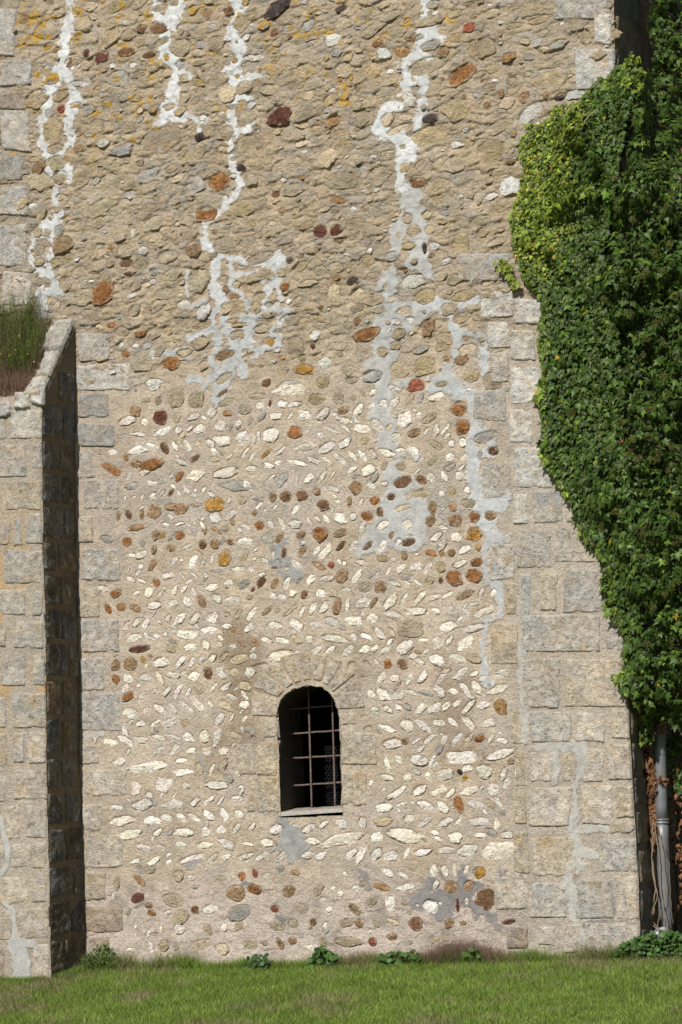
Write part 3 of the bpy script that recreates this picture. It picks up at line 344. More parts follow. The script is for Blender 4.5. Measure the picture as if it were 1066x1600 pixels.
# gather the set stones in wall metres
stones = []
hp = []
for (ox, oy, sc, txt) in TILES:
    for e in txt.split(';'):
        q = e.split(); x, y, l, w, a = map(float, q[:5]); k = q[5]
        px, py = ox+x/sc, oy+y/sc
        dup = False
        for (qx, qy, ql) in hp:
            if abs(qx-px)+abs(qy-py) < 5: dup = True; break
        if dup: continue
        hp.append((px, py, l))
        cx, cz = WX(px, py); m = 1/sc/178.0
        stones.append(dict(x=cx, z=cz, a=l*m/2*0.97, b=w*m/2*0.97, t=R(a)+0.02, k=k, py=py, px=px))
rsx = random.Random(99)
SEG = []
for tone, txt in SEAMS:
    v = list(map(float, txt.split())); pts_ = [(v[i], v[i+1], v[i+2]) for i in range(0, len(v), 3)]
    SEG += [(p0, p1_) for p0, p1_ in zip(pts_[:-1], pts_[1:])]
def near_seam(px, py):
    for (ax, ay, aw), (bx, by, bw) in SEG:
        dx, dy = bx-ax, by-ay; t = max(0, min(1, ((px-ax)*dx+(py-ay)*dy)/(dx*dx+dy*dy+1e-9)))
        if math.hypot(px-ax-t*dx, py-ay-t*dy) < max(aw, bw)/2+4: return True
    return False
def too_near(x, z, r):
    for s in stones:
        if abs(s['x']-x) < s['a']+r and abs(s['z']-z) < max(s['a']*.6, s['b'])+r*0.8: return True
    return False
for _ in range(5200):
    px = rsx.uniform(-20, 960); py = rsx.uniform(-20, 620) if rsx.random() < .93 else rsx.uniform(1350, 1490)
    if py > 560 and rsx.random() < .6: continue
    if px < 60 and py > 470: continue
    if px > 800 and py > 150: continue
    if py < 620 and px < 45 and rsx.random() < .7: continue
    if py > 600 and px < 200: continue
    l = rsx.choice([6, 8, 10, 12, 15, 18, 24, 30, 38]); w = l*rsx.uniform(.4, .85)
    cx, cz = WX(px, py)
    if too_near(cx, cz, l/178/2*0.8): continue
    if near_seam(px, py) and rsx.random() < .5: continue
    k = rsx.choice('ttttttttyyygkt' if l > 14 else 'WWkkggttttttyyb')
    if py > 1000: k = rsx.choice('tttwbg')
    stones.append(dict(x=cx, z=cz, a=l/178/2, b=w/178/2, t=R(rsx.gauss(10, 14)), k=k, py=py, px=px))
for _ in range(4200):
    px = rsx.uniform(195, 795); py = rsx.uniform(630, 1345)
    if 385 < px < 595 and 1020 < py < 1290: continue
    if px > 755 and py < 1100: continue
    l = rsx.choice([9, 11, 13, 15, 18, 21]); w = l*rsx.uniform(.35, .6); cx, cz = WX(px, py)
    if too_near(cx, cz, l/178/2*0.75): continue
    if near_seam(px, py) and rsx.random() < .8: continue
    if _ % 5 > 1: continue
    row = int((py-640)/27.5) % 2
    stones.append(dict(x=cx, z=cz, a=l/178/2, b=w/178/2, t=R((42 if row else -42)+rsx.gauss(0, 14)), k=rsx.choice('wwwwwkWg' if py > 900 else 'wwwwkbgWb'), py=py, px=px))
winpoly_px = [(439, 1278), (438, 1240), (437, 1200), (436, 1165), (433, 1142), (432, 1122), (434, 1107), (439, 1095), (447, 1085), (459, 1077), (473, 1073), (488, 1071), (503, 1074), (514, 1081), (521, 1091), (526, 1103), (530, 1117), (531, 1140), (532, 1170), (533, 1200), (535, 1235), (536, 1274)]
WIN = np.array([WX(*p) for p in winpoly_px])
def in_poly(x, z, P):
    x = np.asarray(x); z = np.asarray(z); ins = np.zeros(x.shape, bool); n = len(P)
    for i in range(n):
        x1, z1 = P[i]; x2, z2 = P[(i+1) % n]
        c = ((z1 > z) != (z2 > z)) & (x < (x2-x1)*(z-z1)/(z2-z1+1e-12)+x1)
        ins ^= c
    return ins
sx = np.array([s['x'] for s in stones]); sz = np.array([s['z'] for s in stones])
sh, sup = Hraw(sx, sz)
for i, s in enumerate(stones):
    rs = random.Random(1000+i)
    s['h'] = float(sh[i]); s['up'] = float(sup[i]); s['seed'] = i
    r = max(s['a'], s['b'])*1.6
    wi, wj = window(s['x'], s['z'], r)
    dx = GX[wi, wj]-s['x']; dz = GZ[wi, wj]-s['z']; c, sn = math.cos(s['t']), math.sin(s['t'])
    u = (dx*c+dz*sn)/s['a']; v = (-dx*sn+dz*c)/s['b']
    rr = np.sqrt(u*u+v*v)
    rr = rr + 0.10*fbm(GX[wi, wj]*30, GZ[wi, wj]*30, 70+i, 2)
    lip = rs.uniform(0.85, 1.12) if s['up'] > 0.5 else rs.uniform(0.85, 1.20)
    s['lip'] = lip
    DEP[wi, wj] = np.maximum(DEP[wi, wj], (0.015 if s['a'] > .03 else 0.010)*(1-sst(lip*0.92, lip*1.02, rr)))
H = H-DEP

# renewed pointing: which grid points it covers
REP = np.zeros(H.shape, np.int8)                     # 0 none, else group + 1
COV = np.zeros(H.shape)
groups = []
def seam_group(tone, x, y):
    if tone == 0:
        if x < 150 and y < 520: return 'white cement seam running down the far upper left of the wall'
        if x < 340 and y < 230: return 'short white cement seam near the top left ending in a foot'
        if x < 500: return 'white cement seam running from the top down the middle left of the wall'
        if y < 300: return 'broad white cement seam at the top right of centre'
        return 'pale cement seam beside the large corner stones on the right'
    if tone == 1:
        if x > 790: return 'blue grey cement between the large corner stones'
        if x < 200: return 'thin grey cement between the left edge stones'
        return 'wide blue grey cement patch running down right of the centre'
    if tone == 2:
        return 'dark grey cement patch just under the window' if y > 1200 and x > 400 else 'grey cement patch among the herringbone stones'
    return 'dark grey cement patches near the foot of the wall'
jag = fbm(GX*18, GZ*18, 91, 5, 0.75)
jag2 = fbm(GX*7, GZ*7, 97, 2)
for tone, txt in SEAMS:
    v = list(map(float, txt.split())); pts = [(v[i], v[i+1], v[i+2]) for i in range(0, len(v), 3)]
    lab = seam_group(tone, pts[0][0], pts[0][1])
    if lab not in groups: groups.append(lab)
    gi = groups.index(lab)+1
    for (ax, ay, aw), (bx, by, bw) in zip(pts[:-1], pts[1:]):
        A = np.array(WX(ax, ay)); B = np.array(WX(bx, by)); wa, wb = aw/178/2, bw/178/2
        c = (A+B)/2; r = np.linalg.norm(B-A)/2+max(wa, wb)*1.8+0.02
        wi, wj = window(c[0], c[1], r); x = GX[wi, wj]; z = GZ[wi, wj]
        d = B-A; L2 = d@d+1e-9; t = np.clip(((x-A[0])*d[0]+(z-A[1])*d[1])/L2, 0, 1)
        dist = np.hypot(x-A[0]-t*d[0], z-A[1]-t*d[1]); w = wa+(wb-wa)*t
        wj_ = np.minimum(w, 0.05)
        mar = w*((1.0, 1.2, 1.15, 1.35)[tone]) + wj_*(1.6*jag[wi, wj]+0.6*jag2[wi, wj]) - dist; ok = mar > 0
        COV[wi, wj] = np.maximum(COV[wi, wj], mar)
        ok &= REP[wi, wj] == 0
        REP[wi, wj] = np.where(ok, gi, REP[wi, wj])
sm = 0.004*fbm(GX*5, GZ*5, 14, 3)+0.0025*fbm(GX*22, GZ*22, 15, 2)
H = np.where(REP > 0, 0.30*H + 0.70*(sm-DEP)+0.007, H)

def smooth_blob(px, py, rx, ry, x=None, z=None, seed=0, amp=0.35):
    x = GX if x is None else x; z = GZ if z is None else z
    cx, cz = WX(px, py); d = np.hypot((x-cx)/(rx/178), (z-cz)/(ry/178))
    d = d + amp*fbm(x*6, z*6, 120+seed, 4, 0.6)*2
    return 1-sst(0.45, 1.1, d)
def mortar_colour(x, z, up):
    n1 = fbm(x*1.7, z*1.7, 201, 4)[..., None]; n2 = fbm(x*9, z*11, 202, 4, 0.6)[..., None]; n3 = fbm(x*3.1, z*3.1, 203, 3)[..., None]
    n4 = fbm(x*22, z*26, 206, 3, 0.6)[..., None]
    low = np.array([.505, .427, .340])*(1+0.16*n1+0.24*n2+0.12*n4) + np.array([.02, .0, -.03])*n3
    top = np.array([.428, .350, .262])*(1+0.14*n1+0.34*n2) + np.array([.03, -.005, -.03])*n3
    u = up[..., None]
    # buried stones of the upper rubble differ in tint under their skin of mortar
    cs_, sn_r = math.cos(0.09), math.sin(0.09); xr = x*cs_+z*sn_r; zr = -x*sn_r+z*cs_
    wx_ = xr + 0.05*fbm(x*5, z*5, 21, 3); wz = zr + 0.03*fbm(x*6, z*6, 22, 3)
    f1, f2, idv, _, _ = worley(wx_*4.6, wz*8.2, 31); m = (sst(0.05, 0.25, f2-f1+0.15*fbm(x*20, z*20, 23, 3))*(idv > 0.25))[..., None]
    f1, f2, id2, _, _ = worley(wx_*10.5+3, wz*17+7, 41); m2 = (sst(0.08, 0.3, f2-f1+0.15*fbm(x*20, z*20, 24, 3))*(id2 > 0.55))[..., None]
    pal = np.array([[.40, .325, .215], [.37, .32, .24], [.45, .385, .28], [.35, .32, .27], [.43, .345, .22], [.38, .30, .205]])
    k1 = pal[(idv*997).astype(int) % 6]; k2 = pal[(id2*991).astype(int) % 6]
    top = top*(1-0.55*m)+k1*(1+0.3*n2)*0.55*m; top = top*(1-0.6*m2)+k2*(1+0.3*n2)*0.6*m2
    cr_ = (1-sst(0.0, 0.04, np.abs(fbm(x*8+z, z*15, 25, 4, 0.6)))).clip(0, 1)[..., None]
    top = top*(1-0.22*cr_)
    c = low*(1-u)+top*u
    bot = 1-sst(WX(500, 1420)[1], WX(500, 1345)[1], z)
    c = c*(1-bot[..., None]) + (np.array([.53, .452, .388])*(1+0.10*n1+0.20*n2+0.1*n4)*(1-0.28*sst(0.08, 0.4, fbm(x*5, z*6, 208, 4, 0.6))[..., None]))*bot[..., None]
    lft = 1-sst(-3.15, -2.75, x+0.1*n1[..., 0]); lft = (lft*up)[..., None]           # greyer, older face at the far left
    c = c*(1-0.5*lft)+np.array([.30, .265, .22])*(1+0.3*n2)*0.5*lft
    rgt = sst(WX(760, 800)[0], WX(800, 800)[0], x)[..., None]*(1-u)
    c = c*(1-0.6*rgt)+np.array([.44, .395, .335])*(1+0.2*n2)*0.6*rgt
    for i, (px, py, rx, ry, a) in enumerate([(368, 1010, 45, 75, .62), (385, 1085, 32, 65, .55), (372, 1155, 45, 26, .5), (705, 1115, 38, 95, .5), (600, 1000, 90, 30, .2), (720, 1180, 60, 30, .25), (500, 1050, 90, 18, .25), (330, 1180, 26, 60, .15), (180, 720, 40, 60, .25)]):
        m = (smooth_blob(px, py, rx, ry, x, z, i)*a)[..., None]
        c = c*(1-m)+np.array([.26, .185, .115])*m
    for i, (px, py, rx, ry, a) in enumerate([(560, 1100, 70, 50, .0), (640, 800, 60, 80, .35), (300, 760, 120, 50, .22), (430, 800, 50, 60, .25), (700, 750, 30, 90, .3), (620, 460, 50, 60, .35), (150, 640, 20, 60, .2)]):
        m = (smooth_blob(px, py, rx, ry, x, z, 40+i)*a)[..., None]
        c = c*(1-m)+np.array([.35, .34, .31])*m
    # orange and yellow lichen, thick at the top left
    zone = sst(WX(100, 330)[1], WX(100, 20)[1], z)*(1-sst(WX(300, 0)[0], WX(900, 0)[0], x))
    spots = sst(0.33, 0.43, fbm(x*7, z*9, 301, 4, 0.65)+0.10*zone)*sst(0.0, 0.25, zone)
    li = (spots*(0.3+0.7*sst(-.2, .3, fbm(x*25, z*25, 305, 2))))[..., None]
    c = c*(1-0.85*li)+np.array([.50, .30, .035])*0.85*li
    return np.clip(c, 0.01, 0.9)
MC = mortar_colour(GX, GZ, UP)
TC = np.array([[.575, .59, .595], [.43, .445, .445], [.30, .30, .295], [.23, .215, .21]])
tone_of = {g: t for t, g in [(t, seam_group(t, float(s.split()[0]), float(s.split()[1]))) for t, s in SEAMS]}
n2 = fbm(GX*6, GZ*6, 404, 4, 0.6)[..., None]; n3_ = fbm(GX*25, GZ*25, 405, 3)
for gi, g in enumerate(groups):
    m = REP == gi+1; c = TC[tone_of[g]]*(1+0.22*n2[m])
    if tone_of[g] == 0:      # the white seams turn greyer lower down
        k = sst(WX(500, 250)[1], WX(500, 560)[1], GZ[m])[:, None]
        c = c*(1-0.22*k)
    e = np.clip(COV[m]/0.014+0.5*n3_[m], 0, 1)[:, None]*0.75+0.25
    if tone_of[g] == 1: e = e*(0.85 if 'corner' not in g else 0.6)
    c = c*(1+0.12*n3_[m][:, None]); MC[m] = c*e+MC[m]*(1-e)

xc = xcorner(GZ)+0.006*fbm(GZ*5, GZ*0+3.3, 501, 3)
near = sst(0.045, 0.0, xc-GX)
Hf = H-0.02*near**2
XX = np.minimum(GX, xc)
over = GX > xc
Hf = np.where(over, -0.02, Hf)
V = np.stack([XX, -Hf, GZ], -1).reshape(-1, 3)
F = gridf(len(xs), len(zs))
ov = over.ravel(); F = F[~ov[F].all(1)]
cxm = GX.ravel()[F].mean(1); czm = GZ.ravel()[F].mean(1)
bb = (cxm > WIN[:, 0].min()) & (cxm < WIN[:, 0].max()) & (czm > WIN[:, 1].min()) & (czm < WIN[:, 1].max())
keep = np.ones(len(F), bool); keep[bb] = ~in_poly(cxm[bb], czm[bb], WIN)
F = F[keep]
F = F[:, ::-1] if False else F
rep = REP.ravel()[F]
fr = np.where((rep > 0).sum(1) >= 3, rep.max(1), 0)
WALL = thing('church_wall', 'tall sunlit rubble wall with herringbone flint courses, pale cement seams and one barred arched window', 'wall', (0, 0, ground_z(0, 0).item()), None, 'thing')
MCf = MC.reshape(-1, 3)
def sub(name, Fs, mat, parent, label=None):
    idx, inv = np.unique(Fs, return_inverse=True)
    o = mesh_obj(name, V[idx], inv.reshape(Fs.shape), mat, parent, MCf[idx])
    if label: o['label'] = label
    return o
crumbs = []
sub('mortar_face', F[fr == 0], M_MORTAR, WALL)
for gi, g in enumerate(groups):
    Fs = F[fr == gi+1]
    if not len(Fs): continue
    # connected pieces by spreading the smallest index over shared corners
    lab = np.arange(len(V))
    while True:
        m = lab[Fs].min(1); new = lab.copy(); np.minimum.at(new, Fs.ravel(), np.repeat(m, 4)); new = new[new]
        if (new == lab).all(): break
        lab = new
    fl = lab[Fs[:, 0]]; ids, cnt = np.unique(fl, return_counts=True)
    for k_, n_c in sorted(zip(ids, cnt), key=lambda t: -t[1]):
        if n_c < 25: crumbs.append(Fs[fl == k_])
        else: sub('repair_mortar', Fs[fl == k_], M_REPAIR, WALL, g)
if crumbs: sub('repair_crumbs', np.concatenate(crumbs), M_REPAIR, WALL)['kind'] = 'stuff'

# ------------------------------------------------------------------ one set stone
def stone_geo(s, base=None, N=None):
    rs = random.Random(5000+s['seed']); a, b = s['a']*1.19, s['b']*(1.24 if s['a'] < 1.35*s['b'] or s['up'] > .5 else 1.13)
    big = max(a, b); M_ = int(np.clip(20+big*260, 22, 56)); K = 6 if big < 0.045 else 9
    th = np.arange(M_)*2*math.pi/M_+rs.random()
    el = a/b; c, sn = np.cos(th), np.sin(th)
    # an irregular polygon of chipped sides
    ns = rs.choice([4, 5, 5, 6, 7]) if s['k'] not in 'Oo' else rs.choice([5, 6, 7])
    r = np.full(M_, 1.45); ph = rs.uniform(-.35, .35) + (0.0 if ns == 4 else rs.random()*6.28)
    for i in range(ns):
        pa_ = ph+i*2*math.pi/ns+rs.uniform(-.28, .28); off = rs.uniform(0.74, 0.98)
        cc_ = np.cos(th-pa_); r = np.where(cc_ > 0.05, np.minimum(r, off/np.maximum(cc_, 0.05)), r)
    r = np.minimum(r, rs.uniform(1.08, 1.3))
    sk = rs.uniform(-.25, .25)*min(1.0, 2/el)
    jagged = 0.15 if s['k'] in 'wWkgG' else 0.09
    r = r*(1+jagged*1.8*fbm(c*2.2+s['seed']*3.1, sn*2.2, 600+s['seed'] % 50, 3, 0.7))
    r = r*(1+jagged*0.8*fbm(c*6+s['seed']*1.7, sn*6, 640, 2, 0.7))
    r = 0.6*r+0.2*np.roll(r, 1)+0.2*np.roll(r, -1)
    ox = r*c; oy = r*sn
    ox = ox+sk*oy
    if el > 1.5:
        p1, p2 = rs.uniform(-.12, .22), rs.uniform(-.12, .22)
        oy = oy*(1-np.maximum(0, ox)**2*p1-np.maximum(0, -ox)**2*p2)
    bend = rs.uniform(-.22, .22) if el > 1.8 else 0
    sr_ = np.array([(i/(K-1))**0.7 for i in range(1, K)]+[1.03])
    S = sr_[:, None]
    ux = S*ox[None]; uy = S*oy[None]+bend*(S*ox[None])**2
    ux = np.concatenate([np.zeros((1, M_)), ux]); uy = np.concatenate([np.zeros((1, M_)), uy]); S = np.concatenate([[[0.0]], S])
    t = min(0.008+0.16*min(a, b)*rs.uniform(0.6, 1.6), 0.028)
    if s['up'] > 0.5: t = t*rs.uniform(0.8, 1.5)
    else: t = t*0.85
    if s['k'] in 'ty': t *= 0.8
    h = t*np.clip(1-np.clip(S, 0, 1)**rs.uniform(5, 9), 0, 1)**0.8*np.ones_like(ux)
    for _ in range(rs.choice([2, 3, 4])):
        q = rs.uniform(0, 2*math.pi); g = t*rs.uniform(0.3, 1.2); off = t*rs.uniform(0.6, 1.1)
        h = np.minimum(h, off-g*(ux*math.cos(q)+uy*math.sin(q)))
    if s['up'] > 0.5: h = h - 0.6*t*(uy*rs.uniform(0.7, 1.4)+0.55)
    else: h = h - 0.35*t*(uy*rs.uniform(0.2, 1.4)+0.35)
    X = ux*a; Z = uy*b; ct, st = math.cos(s['t']), math.sin(s['t'])
    wx = s['x']+X*ct-Z*st; wz = s['z']+X*st+Z*ct
    fr_ = 0.0065 if s['k'] in 'wWkgG' else 0.0070
    h = h + fr_*fbm(wx*60, wz*60, 700+s['seed'] % 40, 3, 0.7)*(1-S**8) + 0.004*fbm(wx*22, wz*26, 760, 2)
    h[-1] = -0.02; h[-2] = np.minimum(h[-2], 0.0)
    h = h + s['h'] - 0.0015
    y = -h
    v = np.stack([wx, y, wz], -1).reshape(-1, 3)[M_-1:]
    R_ = len(S); f = []
    idx_ = lambda j, i: 0 if j == 0 else 1+(j-1)*M_+i % M_
    for i in range(M_): f.append([0, idx_(1, i+1), idx_(1, i)])
    for j in range(1, R_-1):
        for i in range(M_): f.append([idx_(j, i), idx_(j, i+1), idx_(j+1, i+1), idx_(j+1, i)])
    col = np.array(KC[s['k']])*rs.uniform(0.76, 1.08)*np.array([rs.uniform(.97, 1.03), 1, rs.uniform(.93, 1.05)])
    wx = wx.reshape(-1)[M_-1:]; wz = wz.reshape(-1)[M_-1:]
    dirt = fbm(wx*16, wz*16, 800, 3).reshape(-1, 1)
    if s['k'] in 'wWk':
        cc = col*(1+0.08*dirt); m = sst(0.30, 0.5, fbm(wx*28+s['seed'], wz*28, 810, 3)).reshape(-1, 1)*0.4
        cc = cc*(1-m)+np.array([.34, .28, .21])*m
        ck = (1-sst(0.0, 0.07, np.abs(fbm(wx*24+s['seed'], wz*40, 815, 3)))).reshape(-1, 1)*0.35; cc = cc*(1-ck)
    else: cc = col*(1+0.35*dirt)
    # mortar smeared over the rim
    Sr = np.broadcast_to(S, (len(S), M_)).reshape(-1)[M_-1:]
    m = (sst(0.76, 1.06, Sr+0.5*fbm(wx*26, wz*26, 820+s['seed'] % 9, 3))*(0.65 if s['k'] not in 'rRD' else 0.45)).reshape(-1, 1)
    cc = cc*(1-m)+np.array([.46, .385, .305] if s['up'] < .5 else [.41, .335, .25])*m
    if s['up'] > 0.3 and s['k'] in 'tyg':
        zone = float(sst(WX(100, 330)[1], WX(100, 20)[1], s['z'])*(1-sst(WX(300, 0)[0], WX(900, 0)[0], s['x'])))
        m = (sst(0.22, 0.34, fbm(wx*9, wz*9, 303, 4, 0.65))*zone).reshape(-1, 1)
        cc = cc*(1-m)+np.array([.50, .29, .03])*m
    return v, f, np.clip(cc, .01, .9)

skip = [(390, 1028, 576, 1282)]
byk = {}
for s in stones:
    if any(x0 < s['px'] < x1 and y0 < s['py'] < y1 for x0, y0, x1, y1 in skip) and not (s['py'] > 1275): continue
    byk.setdefault(KN[s['k']], []).append(s)
LAB = {'R': 'dark maroon stone', 'r': 'brick red stone', 'O': 'rusty orange stone', 'o': 'light orange stone', 'Y': 'bright ochre stone', 'B': 'dark brown stone', 'b': 'brown stone', 'D': 'blackish stone', 'g': 'grey stone', 'k': 'creamy yellow stone'}
for kn, L_ in byk.items():
    L_.sort(key=lambda s: -s['a']*s['b'])
    mat = M_IRON if kn in ('ironstone', 'dark_stone') else M_STONE
    for s in L_[:100]:
        v, f, c = stone_geo(s); mb = MB(); mb.add(v, f, c); o = mb.build(kn, mat, WALL, smooth=False)
        if s['k'] in LAB and kn != 'pale_stone': o['label'] = LAB[s['k']]
    if len(L_) > 100:
        mb = MB()
        for s in L_[100:]: mb.add(*stone_geo(s))
        o = mb.build(kn, mat, WALL, smooth=False); o['kind'] = 'stuff'

# ------------------------------------------------------------------ dressed blocks
def patch(mb, P00, P10, P11, P01, nrm, t, col, seed, step=0.012, rough=0.004, pit=0.006, power=7, sink=0.02, wob=0.017, tint=0.16):
    P00, P10, P11, P01 = [np.asarray(p, float) for p in (P00, P10, P11, P01)]; nrm = np.asarray(nrm, float)
    lu = max(np.linalg.norm(P10-P00), np.linalg.norm(P11-P01)); lv = max(np.linalg.norm(P01-P00), np.linalg.norm(P11-P10))
    nu = max(5, int(lu/step)+2); nv = max(5, int(lv/step)+2)
    u, v = np.meshgrid(np.linspace(0, 1, nu), np.linspace(0, 1, nv), indexing='ij')
    U = u[..., None]; Vv = v[..., None]
    P = (P00*(1-U)+P10*U)*(1-Vv)+(P01*(1-U)+P11*U)*Vv
    o = seed*7.31
    su = u*lu+o; sv = v*lv
    uu = (2*u-1); vv = (2*v-1)
    eu = wob/lu*2; ev = wob/lv*2
    du = np.abs(uu)+eu*fbm(sv*12+o, su*2, 900+seed % 30, 3)*1.6; dv = np.abs(vv)+ev*fbm(su*12+o, sv*2, 930+seed % 30, 3)*1.6
    au = np.clip((1-du)*lu/2, 0, None); av = np.clip((1-dv)*lv/2, 0, None)
    rr = 0.028
    ed = np.where((au < rr) & (av < rr), rr-np.hypot(rr-np.minimum(au, rr), rr-np.minimum(av, rr)), np.minimum(au, av))
    k = np.clip(ed/0.012, 0, 1); prof = np.sqrt(np.clip(1-(1-k)**2, 0, 1))
    h = -sink*0.5+(t+sink*0.5)*prof
    r1 = fbm(su*9, sv*9, 960+seed % 20, 4, 0.6); r2 = fbm(su*45, sv*45, 980+seed % 20, 2)
    h = h+(rough*1.6*r1+0.0015*r2)*k - pit*sst(0.28, 0.42, r2*0.6+fbm(su*28, sv*28, 990, 3)*0.8)*k
    edge = (u == 0) | (u == 1) | (v == 0) | (v == 1)
    h = np.where(edge, -sink, h)
    P = P+nrm*h[..., None]
    c = np.asarray(col)*(1+tint*1.8*r1[..., None])+np.array([.03, .0, -.035])*fbm(su*4, sv*4, 1000+seed, 3)[..., None]
    f = gridf(nu, nv)
    g = np.cross(P10-P00, P01-P00)
    if g @ nrm < 0: f = f[:, ::-1]
    mb.add(P.reshape(-1, 3), f.tolist(), np.clip(c, .01, .9).reshape(-1, 3))
def px_block(name, rect, parent, y=0.0, seed=0, t=0.008, tint=None, mat=None, **kw):
    x0, y0, x1, y1 = rect; rs = random.Random(seed)
    mb = MB(); yy = y
    j_ = lambda m=3.0: rs.uniform(-m, m)
    P = [W(px+j_(), py+j_(2.5), yy) for px, py in ((x0, y1), (x1, y1), (x1, y0), (x0, y0))]
    if parent is WALL:
        for p in P: p[0] = min(p[0], float(xcorner(p[2]))-0.006)
    col = (np.array(tint)*0.72+np.array([.47, .425, .36])*0.28)*rs.uniform(.93, 1.07)
    patch(mb, *P, (0, -1, 0), t, col, seed, **kw)
    return mb.build(name, mat or M_ASHLAR, parent)
def sink_rect(x0, y0, x1, y1): pass
sd = 1
for txt, nm in ((LEFTB, 'edge_block'), (RIGHTB, 'quoin'), (TOPB, 'weathered_block')):
    for e in txt.split(';'):
        q = e.split(); r_ = list(map(float, q[:4])); sd += 1
        rr_ = 0.007 if q[4] == 'w' else 0.0035
        upb = r_[1] < 560
        o = px_block(nm, r_, WALL, 0.0, sd, (0.018 if upb else random.Random(sd*3).uniform(.006, .012)+(.006 if r_[1] > 1370 else 0)), TINT[q[4]], rough=rr_, pit=0.008 if q[4] in 'wg' else 0.004)

# ------------------------------------------------------------------ window: reveal, arch stones, jambs, sill, room, grille
rev = MB()
n_ = len(WIN); dense = []
for i in range(n_-1):
    for k in range(6): dense.append(WIN[i]+(WIN[i+1]-WIN[i])*k/6)
dense.append(WIN[-1]); dense = np.array(dense)
cen = WIN.mean(0)
jit = fbm(dense[:, 0]*30, dense[:, 1]*30, 77, 3)*0.016
dirn = dense-cen; dirn /= np.linalg.norm(dirn, axis=1)[:, None]
ys_ = [-0.006, -0.009, 0.0, 0.02, 0.06, 0.12, 0.2, 0.3, 0.4, 0.5, 0.6]
offs = [0.007, 0.002, 0.0, -0.002, -0.002, 0, 0.004, 0.006, 0.006, 0.008, 0.01]
vv_ = []
for j, (yy, of) in enumerate(zip(ys_, offs)):
    jj = jit if j < 3 else fbm(dense[:, 0]*14+yy*20, dense[:, 1]*14+yy*15, 78, 3)*0.012
    q = dense+dirn*(of+jj)[:, None]
    vv_.append(np.stack([q[:, 0], np.full(len(q), yy+(0.006 if j == 0 else 0)), q[:, 1]], -1))
vv_ = np.concatenate(vv_); fs = gridf(len(ys_), len(dense))
rcol = np.tile([.10, .088, .07], (len(vv_), 1)); rcol[:len(dense)*2] = (.44, .37, .28)  # shade inside the opening is put into the dark colour behind the rim
rev.add(vv_, fs.tolist(), rcol)
REVEAL = rev.build('window_reveal', M_MORTAR, WALL)
REVEAL['label'] = 'shaded sides of the small arched window opening'
VOUS = [((433, 1129), (434, 1101), (394, 1087), (393, 1129)), ((435, 1099), (446, 1086), (409, 1059), (395, 1084)), ((447, 1085), (459, 1077), (432, 1038), (411, 1056)),
        ((460, 1077), (473, 1073), (456, 1030), (435, 1036)), ((474, 1073), (487, 1071), (486, 1028), (459, 1029)), ((489, 1071), (503, 1074), (514, 1031), (489, 1028)),
        ((504, 1075), (514, 1081), (537, 1042), (517, 1032)), ((515, 1082), (521, 1091), (557, 1063), (540, 1045)), ((522, 1093), (529, 1118), (573, 1116), (561, 1068))]
for i, q in enumerate(VOUS):
    q = ((q[0][0]*1.03-q[3][0]*.03, q[0][1]*1.03-q[3][1]*.03), (q[1][0]*1.03-q[2][0]*.03, q[1][1]*1.03-q[2][1]*.03), q[2], q[3])
    mb = MB(); patch(mb, *[W(px, py, 0.0) for px, py in q], (0, -1, 0), 0.009, np.array([.475, .41, .33])*random.Random(i).uniform(.93, 1.07), 300+i, step=0.009, rough=0.003, pit=0.006, wob=0.006)
    mb.build('voussoir', M_ASHLAR2 if 'M_ASHLAR2' in globals() else M_ASHLAR, REVEAL)
for i, r_ in enumerate([(368, 1169, 400, 1221), (399, 1166, 436, 1222), (387, 1224, 438, 1280), (411, 1131, 434, 1164), (532, 1124, 556, 1143), (533, 1154, 591, 1204), (534, 1213, 553, 1268), (553, 1216, 575, 1270)]):
    o = px_block('jamb_stone', r_, WALL, 0.0, 330+i, 0.008, (.48, .405, .31), rough=0.003, pit=0.007); attach(o, REVEAL)
# sloping sill
sl = MB(); a_ = W(434, 1280, -0.01); b_ = W(540, 1273, -0.01)
a2 = np.array([a_[0], 0.32, a_[2]+0.022]); b2 = np.array([b_[0], 0.32, b_[2]+0.022])
patch(sl, a_, b_, b2, a2, (0, -0.1, 0.99), 0.004, (.40, .365, .32), 350, rough=0.003, pit=0.002, sink=0.03)
sl.build('sill', M_MORTAR, REVEAL)
# dim room behind
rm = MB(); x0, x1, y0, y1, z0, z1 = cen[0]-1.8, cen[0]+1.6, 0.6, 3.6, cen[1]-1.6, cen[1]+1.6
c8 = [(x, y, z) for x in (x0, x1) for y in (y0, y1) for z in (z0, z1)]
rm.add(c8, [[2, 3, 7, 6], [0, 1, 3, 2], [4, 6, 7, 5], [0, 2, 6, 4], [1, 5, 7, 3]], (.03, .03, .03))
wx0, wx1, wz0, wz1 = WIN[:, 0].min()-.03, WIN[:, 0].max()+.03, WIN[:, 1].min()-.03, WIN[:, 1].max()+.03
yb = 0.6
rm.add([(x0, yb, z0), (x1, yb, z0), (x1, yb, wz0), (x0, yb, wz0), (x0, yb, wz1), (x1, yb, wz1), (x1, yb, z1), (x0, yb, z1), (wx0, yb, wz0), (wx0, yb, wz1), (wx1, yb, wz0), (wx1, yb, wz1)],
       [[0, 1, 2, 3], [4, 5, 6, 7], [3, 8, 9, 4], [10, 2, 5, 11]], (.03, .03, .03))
rm.build('inner_room', M_DARK, WALL, smooth=False)
